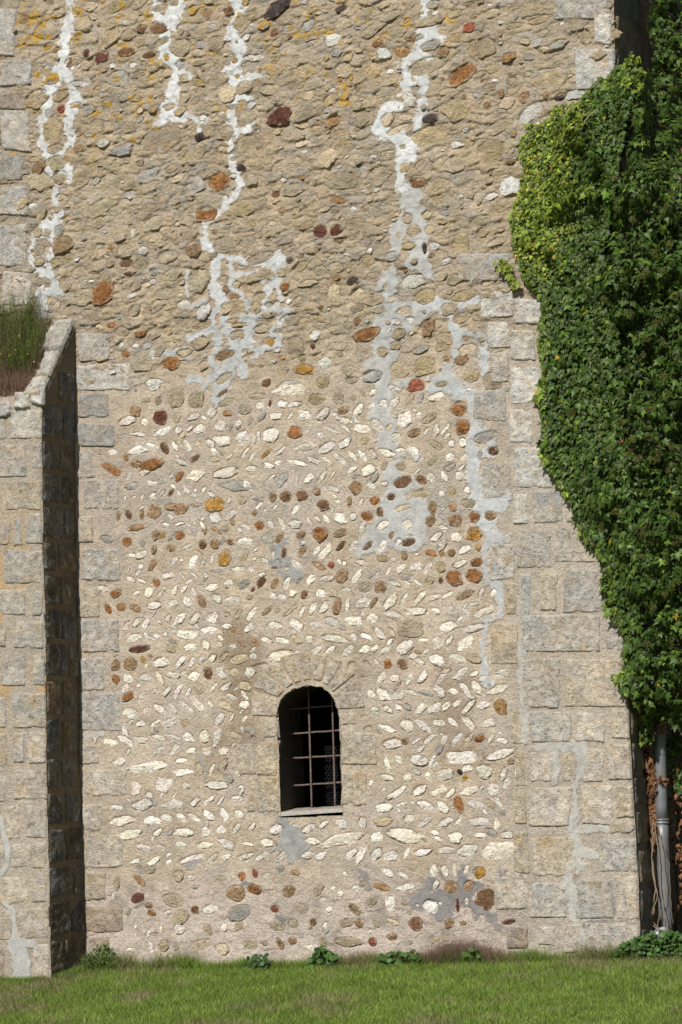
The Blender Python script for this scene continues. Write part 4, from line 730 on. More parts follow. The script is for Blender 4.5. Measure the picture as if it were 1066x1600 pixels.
# iron grille
GR = MB(); yg = 0.27
gr = bpy.data.objects.new('window_grille', None); COL.objects.link(gr); attach(gr, WALL); gr['label'] = 'rusty iron window bars'
def bar(name, p, q, r):
    mb = MB(); n = 9; pts = [p+(q-p)*i/(n-1)+np.array([0, 0, 0.0015*math.sin(i*2.1)]) for i in range(n)]
    tube(mb, pts, [r*(1+0.06*math.sin(i*3.3)) for i in range(n)], (.1, .07, .06), 10); mb.build(name, M_IRONBAR, gr)
for (x0_, y0_, x1_, y1_) in ((446, 1118.5, 545, 1110), (446, 1157, 545, 1150), (446, 1195, 545, 1189.5), (446, 1238, 545, 1231.5)):
    bar('horizontal_bar', W(x0_, y0_, yg+0.02), W(x1_, y1_, yg+0.02), 0.0085)
for (x0_, x1_) in ((442.5, 449), (481.5, 488), (518.5, 524.5)):
    bar('vertical_bar', W(x0_, 1060, yg), W(x1_, 1282, yg), 0.0088)
# hexagonal wire netting behind the lower right of the grille
hx = MB(); yw = 0.36; p0 = W(508, 1168, yw); p1 = W(548, 1282, yw); cell = 0.028
nx = int((p1[0]-p0[0])/cell)+1; nz = int((p0[2]-p1[2])/(cell*0.9))+1
for i in range(nx):
    for j in range(nz):
        x = p0[0]+i*cell+(0.5*cell if j % 2 else 0); z = p1[2]+j*cell*0.9
        a = np.array([x, yw, z]); tube(hx, [a, a+[0, 0, cell*0.45]], 0.0006, (.2, .2, .2), 3)
        tube(hx, [a+[0, 0, cell*0.45], a+[cell*.5, 0.002, cell*0.9]], 0.0006, (.2, .2, .2), 3)
        tube(hx, [a+[0, 0, cell*0.45], a+[-cell*.5, 0.002, cell*0.9]], 0.0006, (.2, .2, .2), 3)
o = hx.build('wire_netting', M_ZINC, WALL); o['label'] = 'thin hexagonal wire netting behind the bars'

# ------------------------------------------------------------------ generic rough masonry sheet in any plane
def sheet(name, P, U, Vd, nrm, lu, lv, step, col, parent, seed, mat=M_MORTAR, amp=0.012, clipf=None, coursed=False, jl=0.0):
    nu, nv = int(lu/step)+2, int(lv/step)+2
    u, v = np.meshgrid(np.linspace(0, lu, nu), np.linspace(0, lv, nv), indexing='ij')
    h = amp*fbm(u*5+seed, v*5, seed, 4, 0.6)+0.4*amp*fbm(u*25, v*25, seed+3, 2)
    c = np.array(col)*(1+0.3*fbm(u*4, v*5, seed+9, 4)[..., None])
    P = np.asarray(P, float); U = np.asarray(U, float); Vd = np.asarray(Vd, float); nrm = np.asarray(nrm, float)
    pts = P+U*u[..., None]+Vd*v[..., None]+nrm*h[..., None]
    if clipf: pts = clipf(pts, u, v)
    f = gridf(nu, nv)
    if np.cross(U, Vd) @ nrm < 0: f = f[:, ::-1]
    return mesh_obj(name, pts.reshape(-1, 3), f, mat, parent, np.clip(c, .01, .9).reshape(-1, 3))
# return of the wall round the right corner
def clip_side(p, u, v):
    base = xcorner(p[..., 2]); k = (1-sst(0, 0.03, u))
    p[..., 0] = base + (p[..., 0])*(1-k) + 0.006*fbm(p[..., 2]*5, p[..., 2]*0+3.3, 501, 3)*k - 0.0*k
    p[..., 1] = u + 0.02*0
    return p
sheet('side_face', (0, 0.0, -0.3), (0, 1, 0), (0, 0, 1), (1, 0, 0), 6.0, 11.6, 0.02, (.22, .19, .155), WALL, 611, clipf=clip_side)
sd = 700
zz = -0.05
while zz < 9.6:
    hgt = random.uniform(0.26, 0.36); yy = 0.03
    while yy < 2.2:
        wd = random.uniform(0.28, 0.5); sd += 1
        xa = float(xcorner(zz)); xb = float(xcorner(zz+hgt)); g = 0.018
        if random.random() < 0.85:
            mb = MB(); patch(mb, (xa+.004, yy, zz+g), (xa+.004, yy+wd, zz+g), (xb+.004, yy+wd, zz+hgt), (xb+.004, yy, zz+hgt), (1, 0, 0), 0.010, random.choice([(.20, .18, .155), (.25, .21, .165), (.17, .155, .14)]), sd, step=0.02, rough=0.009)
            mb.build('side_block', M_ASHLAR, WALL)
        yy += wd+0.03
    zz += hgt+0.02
# plain back and top so that the wall is solid
bk = MB(); bk.add([(-9, 6, -.3), (3, 6, -.3), (2.6, 6, 11.3), (-9, 6, 11.3), (-9, 0, 11.25), (2.5, 0, 11.25), (-9, 0, -.3)], [[0, 1, 2, 3], [4, 5, 2, 3], [6, 0, 3, 4]], (.35, .3, .22))
bk.build('wall_back', M_MORTAR, WALL, smooth=False)

# ------------------------------------------------------------------ buttress on the left
ZB1 = W(67, 616, -BP)[2]; ZB2 = W(118, 500, 0)[2]
BXL = float(xbut(1.0))-1.35
BUT = thing('buttress', 'stepped-forward stone buttress of large grey blocks with a sloping weathered top', 'buttress', (BXL+0.7, -BP/2, ground_z(-3, 0).item()), None, 'thing')
bxs = np.arange(BXL, 0, 0.009); bxs = bxs[bxs < float(xbut(0.0))+0.12]; bzs = np.arange(-0.3, ZB1+0.01, 0.009)
BX, BZ = np.meshgrid(bxs, bzs, indexing='ij')
bh = 0.007*fbm(BX*5, BZ*5, 1201, 4, 0.6)+0.002*fbm(BX*30, BZ*30, 1202, 3)
xe = xbut(BZ)+0.008*fbm(BZ*7, BZ*0+1.3, 1203, 3)
ovb = BX > xe; ne = sst(0.03, 0, xe-BX)
BREP = np.zeros(BX.shape, bool); bj = fbm(BX*14, BZ*14, 1210, 3)
for tone, txt in BSEAMS:
    v = list(map(float, txt.split())); pts = [(v[i], v[i+1], v[i+2]) for i in range(0, len(v), 3)]
    for (ax, ay, aw), (bx_, by, bw) in zip(pts[:-1], pts[1:]):
        A = np.array(WX(ax, ay, -BP)); B = np.array(WX(bx_, by, -BP)); d = B-A
        t = np.clip(((BX-A[0])*d[0]+(BZ-A[1])*d[1])/(d@d+1e-9), 0, 1); w = (aw+(bw-aw)*t)/2/176
        BREP |= np.hypot(BX-A[0]-t*d[0], BZ-A[1]-t*d[1]) < w*(1+0.5*bj)+0.004
bh = np.where(BREP, bh*0.4+0.010, bh)
nn1 = fbm(BX*2.2, BZ*2.2, 1220, 4)[..., None]; nn2 = fbm(BX*10, BZ*10, 1221, 4)[..., None]
bc = np.array([.43, .375, .305])*(1+0.1*nn1+0.15*nn2)
och = (sst(0.0, 0.35, fbm(BX*3.2, BZ*3.2, 1222, 3)+0.05)*sst(WX(20, 1260, -BP)[1], WX(20, 1150, -BP)[1], BZ)*(1-sst(WX(20, 950, -BP)[1], WX(20, 700, -BP)[1], BZ)))[..., None]
bc = bc*(1-0.8*och)+np.array([.50, .34, .17])*0.8*och
bc[BREP] = np.array([.42, .42, .40])*(1+0.1*nn2[BREP])
BV = np.stack([np.minimum(BX, xe), -BP-np.where(ovb, -0.012, bh-0.012*ne**2), BZ], -1).reshape(-1, 3)
BF = gridf(len(bxs), len(bzs)); BF = BF[~ovb.ravel()[BF].all(1)]
br = BREP.ravel()[BF].sum(1) >= 3; bcf = bc.reshape(-1, 3)
for nm, Fs, mt in (('front_mortar', BF[~br], M_MORTAR), ('repair_mortar', BF[br], M_REPAIR)):
    idx, inv = np.unique(Fs, return_inverse=True)
    mesh_obj(nm, BV[idx], inv.reshape(Fs.shape), mt, BUT, bcf[idx])
sd = 1300
def but_block(P, col, **kw):
    global sd; sd += 1
    for p in P: p[0] += random.uniform(-.015, .015); p[2] += random.uniform(-.012, .012)
    for p in P: p[0] = min(p[0], float(xbut(p[2]))-0.003)
    mb = MB(); patch(mb, *P, (0, -1, 0), 0.009, np.array(col)*random.uniform(.92, 1.08), sd, **kw); mb.build('front_block', M_ASHLAR, BUT)
for e in BUTB.split(';'):
    q = e.split(); x0_, y0_, x1_, y1_ = map(float, q[:4])
    but_block([W(a, b, -BP) for a, b in ((x0_, y1_), (x1_, y1_), (x1_, y0_), (x0_, y0_))], np.array(TINT[q[4]])*0.6+np.array([.43, .385, .31])*0.4, rough=0.007 if q[4] == 'w' else 0.004, pit=0.008)
# shaded right side: black grime and shade are both put into its dark colours
def clip_b(p, u, v):
    z = p[..., 2]; y = p[..., 1]
    p[..., 0] = np.where(u < 0.03, xbut(z)+0.008*fbm(z*7, z*0+1.3, 1203, 3)-0.0, xbut(z)+ (xjunc(z)-xbut(z))*np.clip(u/BP, 0, 1)+p[..., 0])
    top = ZB1+(ZB2-ZB1)*np.clip(u/BP, 0, 1)
    p[..., 2] = np.minimum(z, top); return p
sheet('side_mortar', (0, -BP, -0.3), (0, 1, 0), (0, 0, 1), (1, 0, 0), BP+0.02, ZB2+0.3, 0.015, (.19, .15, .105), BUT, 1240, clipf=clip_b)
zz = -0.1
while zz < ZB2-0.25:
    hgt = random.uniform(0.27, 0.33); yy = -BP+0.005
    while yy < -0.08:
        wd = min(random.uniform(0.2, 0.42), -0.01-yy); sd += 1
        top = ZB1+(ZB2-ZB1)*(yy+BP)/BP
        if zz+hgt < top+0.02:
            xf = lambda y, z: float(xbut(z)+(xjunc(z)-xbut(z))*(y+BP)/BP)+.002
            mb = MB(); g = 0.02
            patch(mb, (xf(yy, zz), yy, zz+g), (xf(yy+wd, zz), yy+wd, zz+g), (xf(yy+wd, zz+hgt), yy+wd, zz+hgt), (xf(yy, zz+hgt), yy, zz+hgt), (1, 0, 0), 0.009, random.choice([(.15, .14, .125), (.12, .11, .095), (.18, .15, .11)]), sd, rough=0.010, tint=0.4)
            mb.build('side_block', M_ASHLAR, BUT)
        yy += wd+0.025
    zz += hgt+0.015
# sloping top with earth on it, coping stones along its right edge, broken stones along the front
sl_len = math.hypot(BP, ZB2-ZB1); sv = np.array([0, BP, ZB2-ZB1])/sl_len; sn_ = np.array([0, -sv[2], sv[1]])
sheet('sloping_top', (BXL, -BP, ZB1), (1, 0, 0), sv, sn_, float(xbut(ZB1))-BXL-0.005, sl_len, 0.015, (.20, .15, .10), BUT, 1250, amp=0.03)
def cope(px0, py0, px1, py1, fr0, fr1, wd0, wd1, col, t=0.03):
    """slab lying on the slope between two fractions of its length, wd metres wide from the right edge"""
    global sd; sd += 1
    def pt(fr, w):
        z = ZB1+(ZB2-ZB1)*fr; xr_ = float(xbut(z)+(xjunc(z)-xbut(z))*fr)
        return np.array([xr_-w+0.004, -BP+BP*fr, z])+sn_*0.004
    mb = MB(); patch(mb, pt(fr0, wd0), pt(fr0, 0), pt(fr1, 0), pt(fr1, wd1), sn_, t, col, sd, rough=0.012, pit=0.01, sink=0.05, wob=0.02)
    mb.build('coping_stone', M_ASHLAR, BUT)
cope(0, 0, 0, 0, 0.60, 1.0, 0.24, 0.20, (.40, .385, .35), 0.035)
cope(0, 0, 0, 0, 0.24, 0.58, 0.15, 0.17, (.46, .43, .37), 0.030)
cope(0, 0, 0, 0, -0.03, 0.22, 0.19, 0.15, (.50, .48, .43), 0.045)
for (a, b, c_, d_, k) in ((22, 612, 48, 640, 'w'), (-6, 628, 18, 652, 'g'), (-34, 622, -10, 652, 'g'), (48, 598, 69, 634, 'w')):
    sd += 1; P = [W(p_, q_, -BP-0.012) for p_, q_ in ((a, d_), (c_, d_), (c_, b), (a, b))]
    mb = MB(); patch(mb, *P, (0, -1, 0), 0.022, TINT[k], sd, rough=0.014, pit=0.012, wob=0.022); mb.build('rim_stone', M_ASHLAR, BUT)
lf = MB(); lf.add([(BXL, -BP, -.3), (BXL, 0, -.3), (BXL, 0, ZB2), (BXL, -BP, ZB1)], [[0, 1, 2, 3]], (.36, .31, .25)); lf.build('far_side', M_MORTAR, BUT, smooth=False)

# ------------------------------------------------------------------ rear wall behind the ivy
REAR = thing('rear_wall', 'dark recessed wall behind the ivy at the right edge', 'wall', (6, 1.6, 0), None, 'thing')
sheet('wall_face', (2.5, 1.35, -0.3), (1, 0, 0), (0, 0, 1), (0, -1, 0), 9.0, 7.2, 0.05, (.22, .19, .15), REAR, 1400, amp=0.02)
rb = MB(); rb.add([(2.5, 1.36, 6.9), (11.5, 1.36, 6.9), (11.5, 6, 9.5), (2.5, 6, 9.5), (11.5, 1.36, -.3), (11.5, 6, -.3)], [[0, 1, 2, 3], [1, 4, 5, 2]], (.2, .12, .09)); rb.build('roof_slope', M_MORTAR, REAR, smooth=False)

# ------------------------------------------------------------------ downpipe
YP = 0.42
DP = thing('downpipe', 'grey metal rainwater pipe in the dark corner below the ivy', 'drainpipe', (W(1040, 1460, YP)[0], YP, W(1040, 1475, YP)[2]))
mb = MB(); pa = W(1029, 1085, YP); pb = W(1034, 1283, YP); tube(mb, [pa+(pb-pa)*i/8 for i in range(9)], 0.052, (.3, .3, .3), 24); mb.build('upper_pipe', M_ZINC, DP)
mb = MB(); pc = W(1040, 1448, YP); pts = [pb+(pc-pb)*i/6 for i in range(7)]
pe = pc+np.array([-0.035, -0.05, -0.06]); pf = pc+np.array([-0.10, -0.12, -0.105])
pts += [pc+np.array([-.006, -.01, -.03]), pe]; tube(mb, pts, 0.055, (.3, .3, .3), 24); mb.build('lower_pipe', M_ZINC, DP)
mb = MB(); tube(mb, [pe+np.array([.01, .01, .012]), pe, pf], [0.060, 0.061, 0.060], (.3, .3, .3), 24); mb.build('outlet_shoe', M_ZINC, DP)
for (cx_, nm) in ((pb, 'pipe_collar'),):
    mb = MB(); up_v = np.array([0, 0, 1.0])
    tube(mb, [cx_+up_v*k for k in (-0.022, -0.018, -0.010, -0.006, 0.006, 0.010, 0.018, 0.022)], [0.056, 0.064, 0.064, 0.058, 0.058, 0.064, 0.064, 0.056], (.3, .3, .3), 24); mb.build(nm, M_ZINC, DP)
mb = MB(); d_ = (pf-pe)/np.linalg.norm(pf-pe); tube(mb, [pe-d_*.006, pe-d_*.003, pe+d_*.003, pe+d_*.006], [.060, .067, .067, .060], (.5, .5, .5), 24)
o = mb.build('joint_ring', plain('bright_metal_ring', (.55, .55, .56), 0.35, 0.4, 0.1), DP)

# ------------------------------------------------------------------ leaves
def leaf_shape(kind):
    if kind == 'ivy':       # five pointed lobes, stalk at the origin, tip towards +y
        o = [(0, 0), (.20, -.10), (.46, -.02), (.30, .16), (.52, .42), (.22, .44), (0, 1.0), (-.22, .44), (-.52, .42), (-.30, .16), (-.46, -.02), (-.20, -.10)]
    elif kind == 'round':
        o = [(0, 0)]+[(.5*math.sin(a)*1.0, .46-.5*math.cos(a)) for a in np.linspace(.35, 2*math.pi-.35, 11)]
    else:
        o = [(0, 0), (.16, .25), (.2, .5), (.12, .8), (0, 1), (-.12, .8), (-.2, .5), (-.16, .25)]
    return np.array(o)
def leaves(P, N, Tp, size, cols, kind='ivy', fold=0.25):
    """P points, N face normals, Tp tip directions, one leaf each; returns verts, quads/tris, colours"""
    o = leaf_shape(kind); k = len(o); n = len(P)
    N = N/np.linalg.norm(N, axis=1)[:, None]; Tp = Tp-N*(Tp*N).sum(1)[:, None]; Tp /= np.linalg.norm(Tp, axis=1)[:, None]+1e-9
    S = np.cross(Tp, N)
    cpt = np.array([[0, .36]]); q = np.concatenate([cpt, o])
    lift = -np.abs(q[:, 0])*fold - 0.12*np.maximum(0, q[:, 1]-.5); lift[0] = 0.05
    v = P[:, None, :]+size[:, None, None]*(q[None, :, 0, None]*S[:, None]+q[None, :, 1, None]*Tp[:, None]+lift[None, :, None]*N[:, None])
    tri = np.array([[0, 1+i, 1+(i+1) % k] for i in range(k)])
    f = (np.arange(n)[:, None, None]*(k+1)+tri[None]).reshape(-1, 3)
    c = np.repeat(cols, k+1, axis=0)
    return v.reshape(-1, 3), f, c

IVYP = [(985, 78), (972, 100), (958, 112), (948, 128), (936, 118), (928, 138), (915, 138), (905, 156), (885, 168), (868, 163), (862, 180), (850, 188), (825, 192), (822, 208), (811, 216), (812, 245), (820, 262), (815, 290), (806, 312), (797, 335), (799, 372), (803, 395), (812, 405), (813, 430), (830, 452), (848, 470), (847, 500), (841, 540), (850, 575), (837, 620), (846, 650), (850, 672), (843, 700), (852, 728), (868, 752), (885, 775), (900, 800), (903, 838), (928, 856), (944, 880), (938, 905), (946, 940), (955, 968), (972, 985), (978, 1012), (974, 1040), (958, 1056), (972, 1078), (990, 1098), (1004, 1112), (1022, 1118), (1040, 1125), (1066, 1140), (1100, 1150), (1330, 1180), (1330, -150), (1040, -150), (1018, -60), (1014, 0), (1012, 40), (1018, 70), (1016, 105), (1008, 112), (1000, 92)]
IV = np.array(IVYP, float)
SPRIG = [(772, 405), (785, 402), (795, 412), (800, 428), (812, 440), (804, 450), (794, 436), (786, 424), (776, 414)]
def pw(px, py):   # depth of the ivy's surface behind or before the wall plane, by place on the wall
    base = -0.10-0.10*sst(0, 90, px-np.interp(py, [78, 190, 400, 470, 700, 800, 880, 1000, 1060, 1110], [985, 840, 800, 845, 845, 890, 940, 970, 965, 1000]))
    base = base-0.10*sst(940, 1020, px)
    hi = sst(1006, 1022, px)*(1-sst(60, 330, py)); base = base*(1-hi)+0.70*hi
    right = sst(1030, 1150, px); base = base+0.25*right
    low = sst(1020, 1130, py)*sst(985, 1010, px); base = base*(1-low)+0.05*low
    return base
ivy_root = W(1030, 1480, 0.3)
IVY = thing('ivy', 'large dark green ivy climbing over the right corner of the wall', 'ivy', ivy_root.tolist())
def ivy_batch(n, poly, extra, colf, smin, smax, seed, yoff=None, droop=0.5):
    g = np.random.default_rng(seed); lo = poly.min(0); hi_ = poly.max(0)
    m = int(n*((hi_-lo).prod())/(0.5*abs(np.dot(poly[:, 0], np.roll(poly[:, 1], 1))-np.dot(poly[:, 1], np.roll(poly[:, 0], 1)))))
    q = lo+g.random((m, 2))*(hi_-lo); q = q[in_poly(q[:, 0], q[:, 1], poly)]
    px, py = q[:, 0], q[:, 1]
    e = 1.0
    b0 = lambda a, b: (pw(a, b) if yoff is None else yoff) - extra*(fbm(a/60, b/60, 2001, 3)*0.17+fbm(a/22, b/22, 2002, 3)*0.11)*np.clip(sst(0, 70, a-np.interp(b, [78, 190, 400, 470, 700, 800, 880, 1000, 1060, 1110], [985, 840, 800, 845, 845, 890, 940, 970, 965, 1000]))+0.25, 0, 1)
    y = b0(px, py); gx = (b0(px+4, py)-y)/4*178; gz = -(b0(px, py+4)-y)/4*178
    depth = np.abs(g.normal(0, 1, len(px)))*0.05*extra
    thin = sst(0, 40, np.abs(px-np.interp(py, [78, 190, 400, 470, 700, 800, 880, 1000, 1060, 1110], [985, 840, 800, 845, 845, 890, 940, 970, 965, 1000])))
    yy = y+depth
    yy = np.where(px < 975, np.minimum(yy, -0.02), yy)
    P = np.empty((len(px), 3))
    # meet the plane y = yy
    D = fw*F_PX+rt2*(px-533.0)[:, None]+up2*(800.0-py)[:, None]
    P = CAM+D*((yy-CAM[1])/D[:, 1])[:, None]
    N = np.stack([-(-gx), -np.ones(len(px)), gz*1.0+0.35], 1); N[:, 0] = gx*0.9; N[:, 2] = gz*0.7+0.35
    N += g.normal(0, 0.33, N.shape)
    T = np.stack([g.normal(0, .55, len(px)), -0.3*np.ones(len(px)), -1+g.normal(0, .45, len(px))], 1)
    s = 0.98*(smin*0.85+(smax*1.2-smin)*g.random(len(px))**2.0)
    return px, py, P, N, T, s, g
def ivy_cols(px, py, g):
    n = len(px); yel = sst(930, 850, px+0.12*(py-300))*(1-sst(380, 500, py)); yel = np.clip(yel+0.25*fbm(px/30, py/30, 2010, 3), 0, 1)*(1-sst(400, 500, py))
    edge = px-np.interp(py, [78, 190, 400, 470, 700, 800, 880, 1000, 1060, 1110], [985, 840, 800, 845, 845, 890, 940, 970, 965, 1000])
    yel = np.maximum(yel, 0.45*(1-sst(3, 14, edge))); yel = np.where(py < 140, np.maximum(yel, .35*(px < 1010)), yel)
    yel = np.clip(yel*0.85+0.45*fbm(px/14, py/14, 2011, 3)*(yel > .15)+g.normal(0, .26, n)*(0.35+yel), 0, 1)[:, None]
    dark = np.array([.052, .096, .017]); lite = np.array([.195, .255, .032])
    c = dark*(1-yel)+lite*yel
    c = c*(1+g.normal(0, .36, (n, 1))).clip(.4, 2.1)
    r = g.random(n); hot = (r < 0.0015+0.03*yel[:, 0]); c[hot] = np.array([.50, .38, .04])*g.uniform(.6, 1.1, (hot.sum(), 1))
    brn = (r > 0.998); c[brn] = np.array([.22, .09, .04])
    young = (r > .35) & (r < .42); c[young] = c[young]*np.array([1.9, 1.8, 1.3])
    return c
vv, ff, cc = [], [], []; off = 0
def push(v, f, c):
    global off
    vv.append(v); ff.append(f+off); cc.append(c); off += len(v)
for (n, ex, sd_, a, b, yo) in ((32000, 1.4, 1, .036, .078, 0.0), (9000, 1.6, 2, .045, .085, 0.10), (0, 0.3, 3, .04, .06, 0.02), (-1, 0.5, 4, .04, .07, 0.02)):
    if n == 0: n, poly_ = 5200, np.array([(985, 90), (940, 120), (905, 156), (868, 165), (850, 190), (815, 210), (815, 285), (800, 330), (800, 390), (815, 430), (850, 470), (930, 470), (960, 300), (985, 150)], float)
    elif n < 0: n, poly_ = 4200, np.array([(846, 470), (960, 440), (1010, 1090), (972, 1075), (974, 1000), (940, 880), (900, 800), (850, 725), (845, 640)], float)
    else: poly_ = IV
    px, py, P, N, T, s, g = ivy_batch(n, poly_, ex, None, a, b, sd_)
    P[:, 1] += yo*(px > 980)
    small = (py < 460) & (px < 930); s = np.where(small, s*0.78, s)
    push(*leaves(P, N, T, s, ivy_cols(px, py, g)))
px, py, P, N, T, s, g = ivy_batch(95, np.array(SPRIG, float), 0.2, None, .04, .06, 5, yoff=-0.07)
cs = np.tile(np.array([.20, .25, .03]), (len(px), 1))*g.uniform(.6, 1.3, (len(px), 1)); push(*leaves(P, N, T, s, cs))
px, py, P, N, T, s, g = ivy_batch(90, np.array([(996, 1115), (1020, 1110), (1018, 1160), (1004, 1165), (994, 1140)], float), 0.5, None, .04, .07, 6, yoff=0.2)
push(*leaves(P, N, T, s, ivy_cols(px, py+400, g)))
px, py, P, N, T, s, g = ivy_batch(120, np.array([(1044, 1150), (1075, 1150), (1075, 1240), (1050, 1235)], float), 0.5, None, .04, .07, 7, yoff=0.6)
push(*leaves(P, N, T, s, ivy_cols(px, py, g)))
mesh_obj('foliage', np.concatenate(vv), np.concatenate(ff), M_IVY, IVY, np.concatenate(cc), smooth=False)
# dead brown leaves beside the pipe
vv, ff, cc = [], [], []; off = 0
for poly, n, yo, sd_ in (([(1003, 1160), (1014, 1150), (1022, 1190), (1028, 1260), (1030, 1300), (1022, 1330), (1014, 1290), (1006, 1230)], 330, 0.36, 21), ([(1012, 1085), (1040, 1090), (1040, 1140), (1016, 1150)], 90, 0.30, 22), ([(1044, 1150), (1064, 1160), (1080, 1420), (1056, 1420), (1044, 1240)], 130, 0.60, 23), ([(1024, 1210), (1044, 1212), (1042, 1222), (1026, 1220)], 14, 0.33, 24)):
    px, py, P, N, T, s, g = ivy_batch(n, np.array(poly, float), 0.6, None, .032, .06, sd_, yoff=yo)
    cs = np.tile(np.array([.20, .105, .055]), (len(px), 1))*g.uniform(.35, 1.6, (len(px), 1))*np.array([1, 1, 1]); push(*leaves(P, N, T, s, cs, fold=0.7))
o = mesh_obj('dead_leaves', np.concatenate(vv), np.concatenate(ff), M_DRY, IVY, np.concatenate(cc), smooth=False); o['label'] = 'withered brown ivy leaves around the pipe'
# woody stems: main trunks, hanging bare vines, runners that show
st = MB()
def vine(pts, r, y0, y1, col=(.13, .09, .06), n=5, wig=4):
    out = []; rs = random.Random(len(st.v)+int(pts[0][0]))
    for k in range(len(pts)-1):
        for i in range(6):
            t = i/6; x = pts[k][0]*(1-t)+pts[k+1][0]*t+rs.uniform(-wig, wig)*0.3; y = pts[k][1]*(1-t)+pts[k+1][1]*t
            q = (k+t)/(len(pts)-1); out.append(W(x, y, y0+(y1-y0)*q))
    out.append(W(*pts[-1], y1)); tube(st, out, r, col, n)
vine([(1022, 1300), (1018, 1340), (1024, 1390), (1020, 1440), (1030, 1452)], .006, .3, .35, (.30, .23, .16)); vine([(1024, 1290), (1030, 1340), (1034, 1400), (1045, 1452)], .004, .32, .33, (.30, .23, .16))
vine([(1018, 1310), (1022, 1370), (1032, 1420), (1028, 1450)], .004, .3, .3, (.25, .19, .13)); vine([(1030, 1300), (1046, 1350), (1048, 1410), (1052, 1445)], .003, .33, .38, (.25, .19, .13))
vine([(1020, 1280), (1019, 1350), (1027, 1400), (1017, 1435), (1019, 1446), (1034, 1454)], .0035, .28, .28, (.33, .26, .18)); vine([(1032, 1310), (1040, 1380), (1036, 1440)], .003, .3, .3, (.28, .21, .14))
for x in (1056, 1090, 1130): vine([(x, 1500), (x+6, 1300), (x-4, 1150), (x+8, 900), (x, 600), (x+10, 300)], .018, 1.15, .45, (.12, .09, .065), 8, 10)
vine([(906, 205), (915, 188), (922, 180), (930, 172)], .005, -.27, -.25, (.34, .28, .2)); vine([(878, 222), (890, 206), (900, 198)], .004, -.24, -.24, (.34, .28, .2))
vine([(812, 455), (806, 440), (794, 420), (785, 408), (776, 404)], .004, -.05, -.06, (.2, .14, .09))
st.build('woody_stems', M_WOOD, IVY)
# round flower heads
fh = np.random.default_rng(77)
heads = [(965, 315), (968, 328), (990, 345), (1035, 330), (1048, 380), (1020, 395), (1038, 425), (1048, 455), (1005, 432), (960, 440), (945, 470), (985, 495), (1030, 500), (960, 520), (1010, 530), (1040, 540), (975, 580), (1000, 560), (1035, 590), (970, 610), (895, 645), (1020, 640), (1045, 615), (975, 660), (990, 690), (1010, 680), (1030, 700), (1050, 700), (985, 705), (1000, 715), (1020, 720), (1045, 735), (955, 700), (940, 820), (960, 800), (1000, 830), (1010, 850), (1045, 800), (1055, 850), (1040, 880), (1000, 870), (1020, 950), (1040, 930), (1050, 1000), (1010, 1005), (1055, 780), (1060, 910), (1062, 460), (1058, 560), (1050, 300)]
heads += [(a+fh.uniform(-9, 9), b+fh.uniform(-9, 9)) for a, b in heads[:44]]
for (hx_, hy_) in heads:
    c = W(hx_, hy_, float(pw(hx_, hy_))-0.10-0.05*fh.random()); mb = MB(); r0 = fh.uniform(.022, .040)
    for k in range(44):
        d = fh.normal(0, 1, 3); d /= np.linalg.norm(d); p = c+d*r0*fh.uniform(.6, 1.0); r = 0.0048
        mb.add([p+[r, 0, 0], p-[r, 0, 0], p+[0, r, 0], p-[0, r, 0], p+[0, 0, r], p-[0, 0, r]], [[0, 2, 4], [2, 1, 4], [1, 3, 4], [3, 0, 4], [2, 0, 5], [1, 2, 5], [3, 1, 5], [0, 3, 5]], np.array([.15, .15, .045])*fh.uniform(.6, 1.4))
    mb.build('flower_head', M_IVY, IVY, smooth=False)

# ------------------------------------------------------------------ shrub and dry grass on the buttress top
def blades(mbv, base, tip, w, bend, col, g):
    """thin tapering blades, 5 vertices each"""
    n = len(base); d = tip-base; side = np.cross(d, g.normal(0, 1, (n, 3))); side /= np.linalg.norm(side, axis=1)[:, None]+1e-9
    mid = base+d*0.55+bend; w = w[:, None] if hasattr(w, 'shape') and w.ndim else w
    v = np.stack([base-side*w, base+side*w, mid+side*w*.7, mid-side*w*.7, tip+bend*1.6], 1).reshape(-1, 3)
    i = np.arange(n)[:, None]*5
    f = np.concatenate([i+[0, 1, 2], i+[0, 2, 3], i+[3, 2, 4]]); return v, f, np.repeat(col, 5, 0)
g = np.random.default_rng(5)
SHR = thing('broom_shrub', 'wispy green and brown broom shrub growing on top of the buttress', 'shrub', (float(W(25, 590, -.35)[0]), -.35, ZB1+.2))
n = 4200; px = g.uniform(-150, 72, n); n2_ = g.random(n)
bx_ = W(0, 590, -.3)[0]+(px/176.0); by_ = g.uniform(-.50, -.06, n)
bz_ = ZB1+(ZB2-ZB1)*(by_+BP)/BP+0.02
base = np.stack([bx_, by_, bz_], 1)
hmax = np.interp(px, [-150, -60, 0, 20, 45, 60, 72, 95], [.47, .47, .44, .46, .38, .34, .24, .16])
hh = hmax*g.uniform(.35, 1.0, n)**0.8*(1-0.4*(by_+.06)/(-.5)*0)
lean = np.stack([g.normal(.03, .13, n)+0.8*(vn(bx_*6, by_*6, 66)-.5), g.normal(-.03, .13, n), np.ones(n)], 1)*hh[:, None]
# twigs start anywhere along a bunch, upright and fine
st0 = base+lean*g.uniform(0, .45, n)[:, None]*0.8; tp = base+lean
green = (g.random(n) < np.interp(px, [-150, 0, 20, 30, 45, 60, 80, 95], [.7, .65, .5, .65, .8, .75, .4, .3]))
col = np.where(green[:, None], np.array([.095, .145, .028]), np.array([.18, .13, .08]))*g.uniform(.5, 1.6, (n, 1))
v1, f1_, c1 = blades(None, st0, tp, g.uniform(.0012, .0024, n), g.normal(0, .008, (n, 3)), col, g)
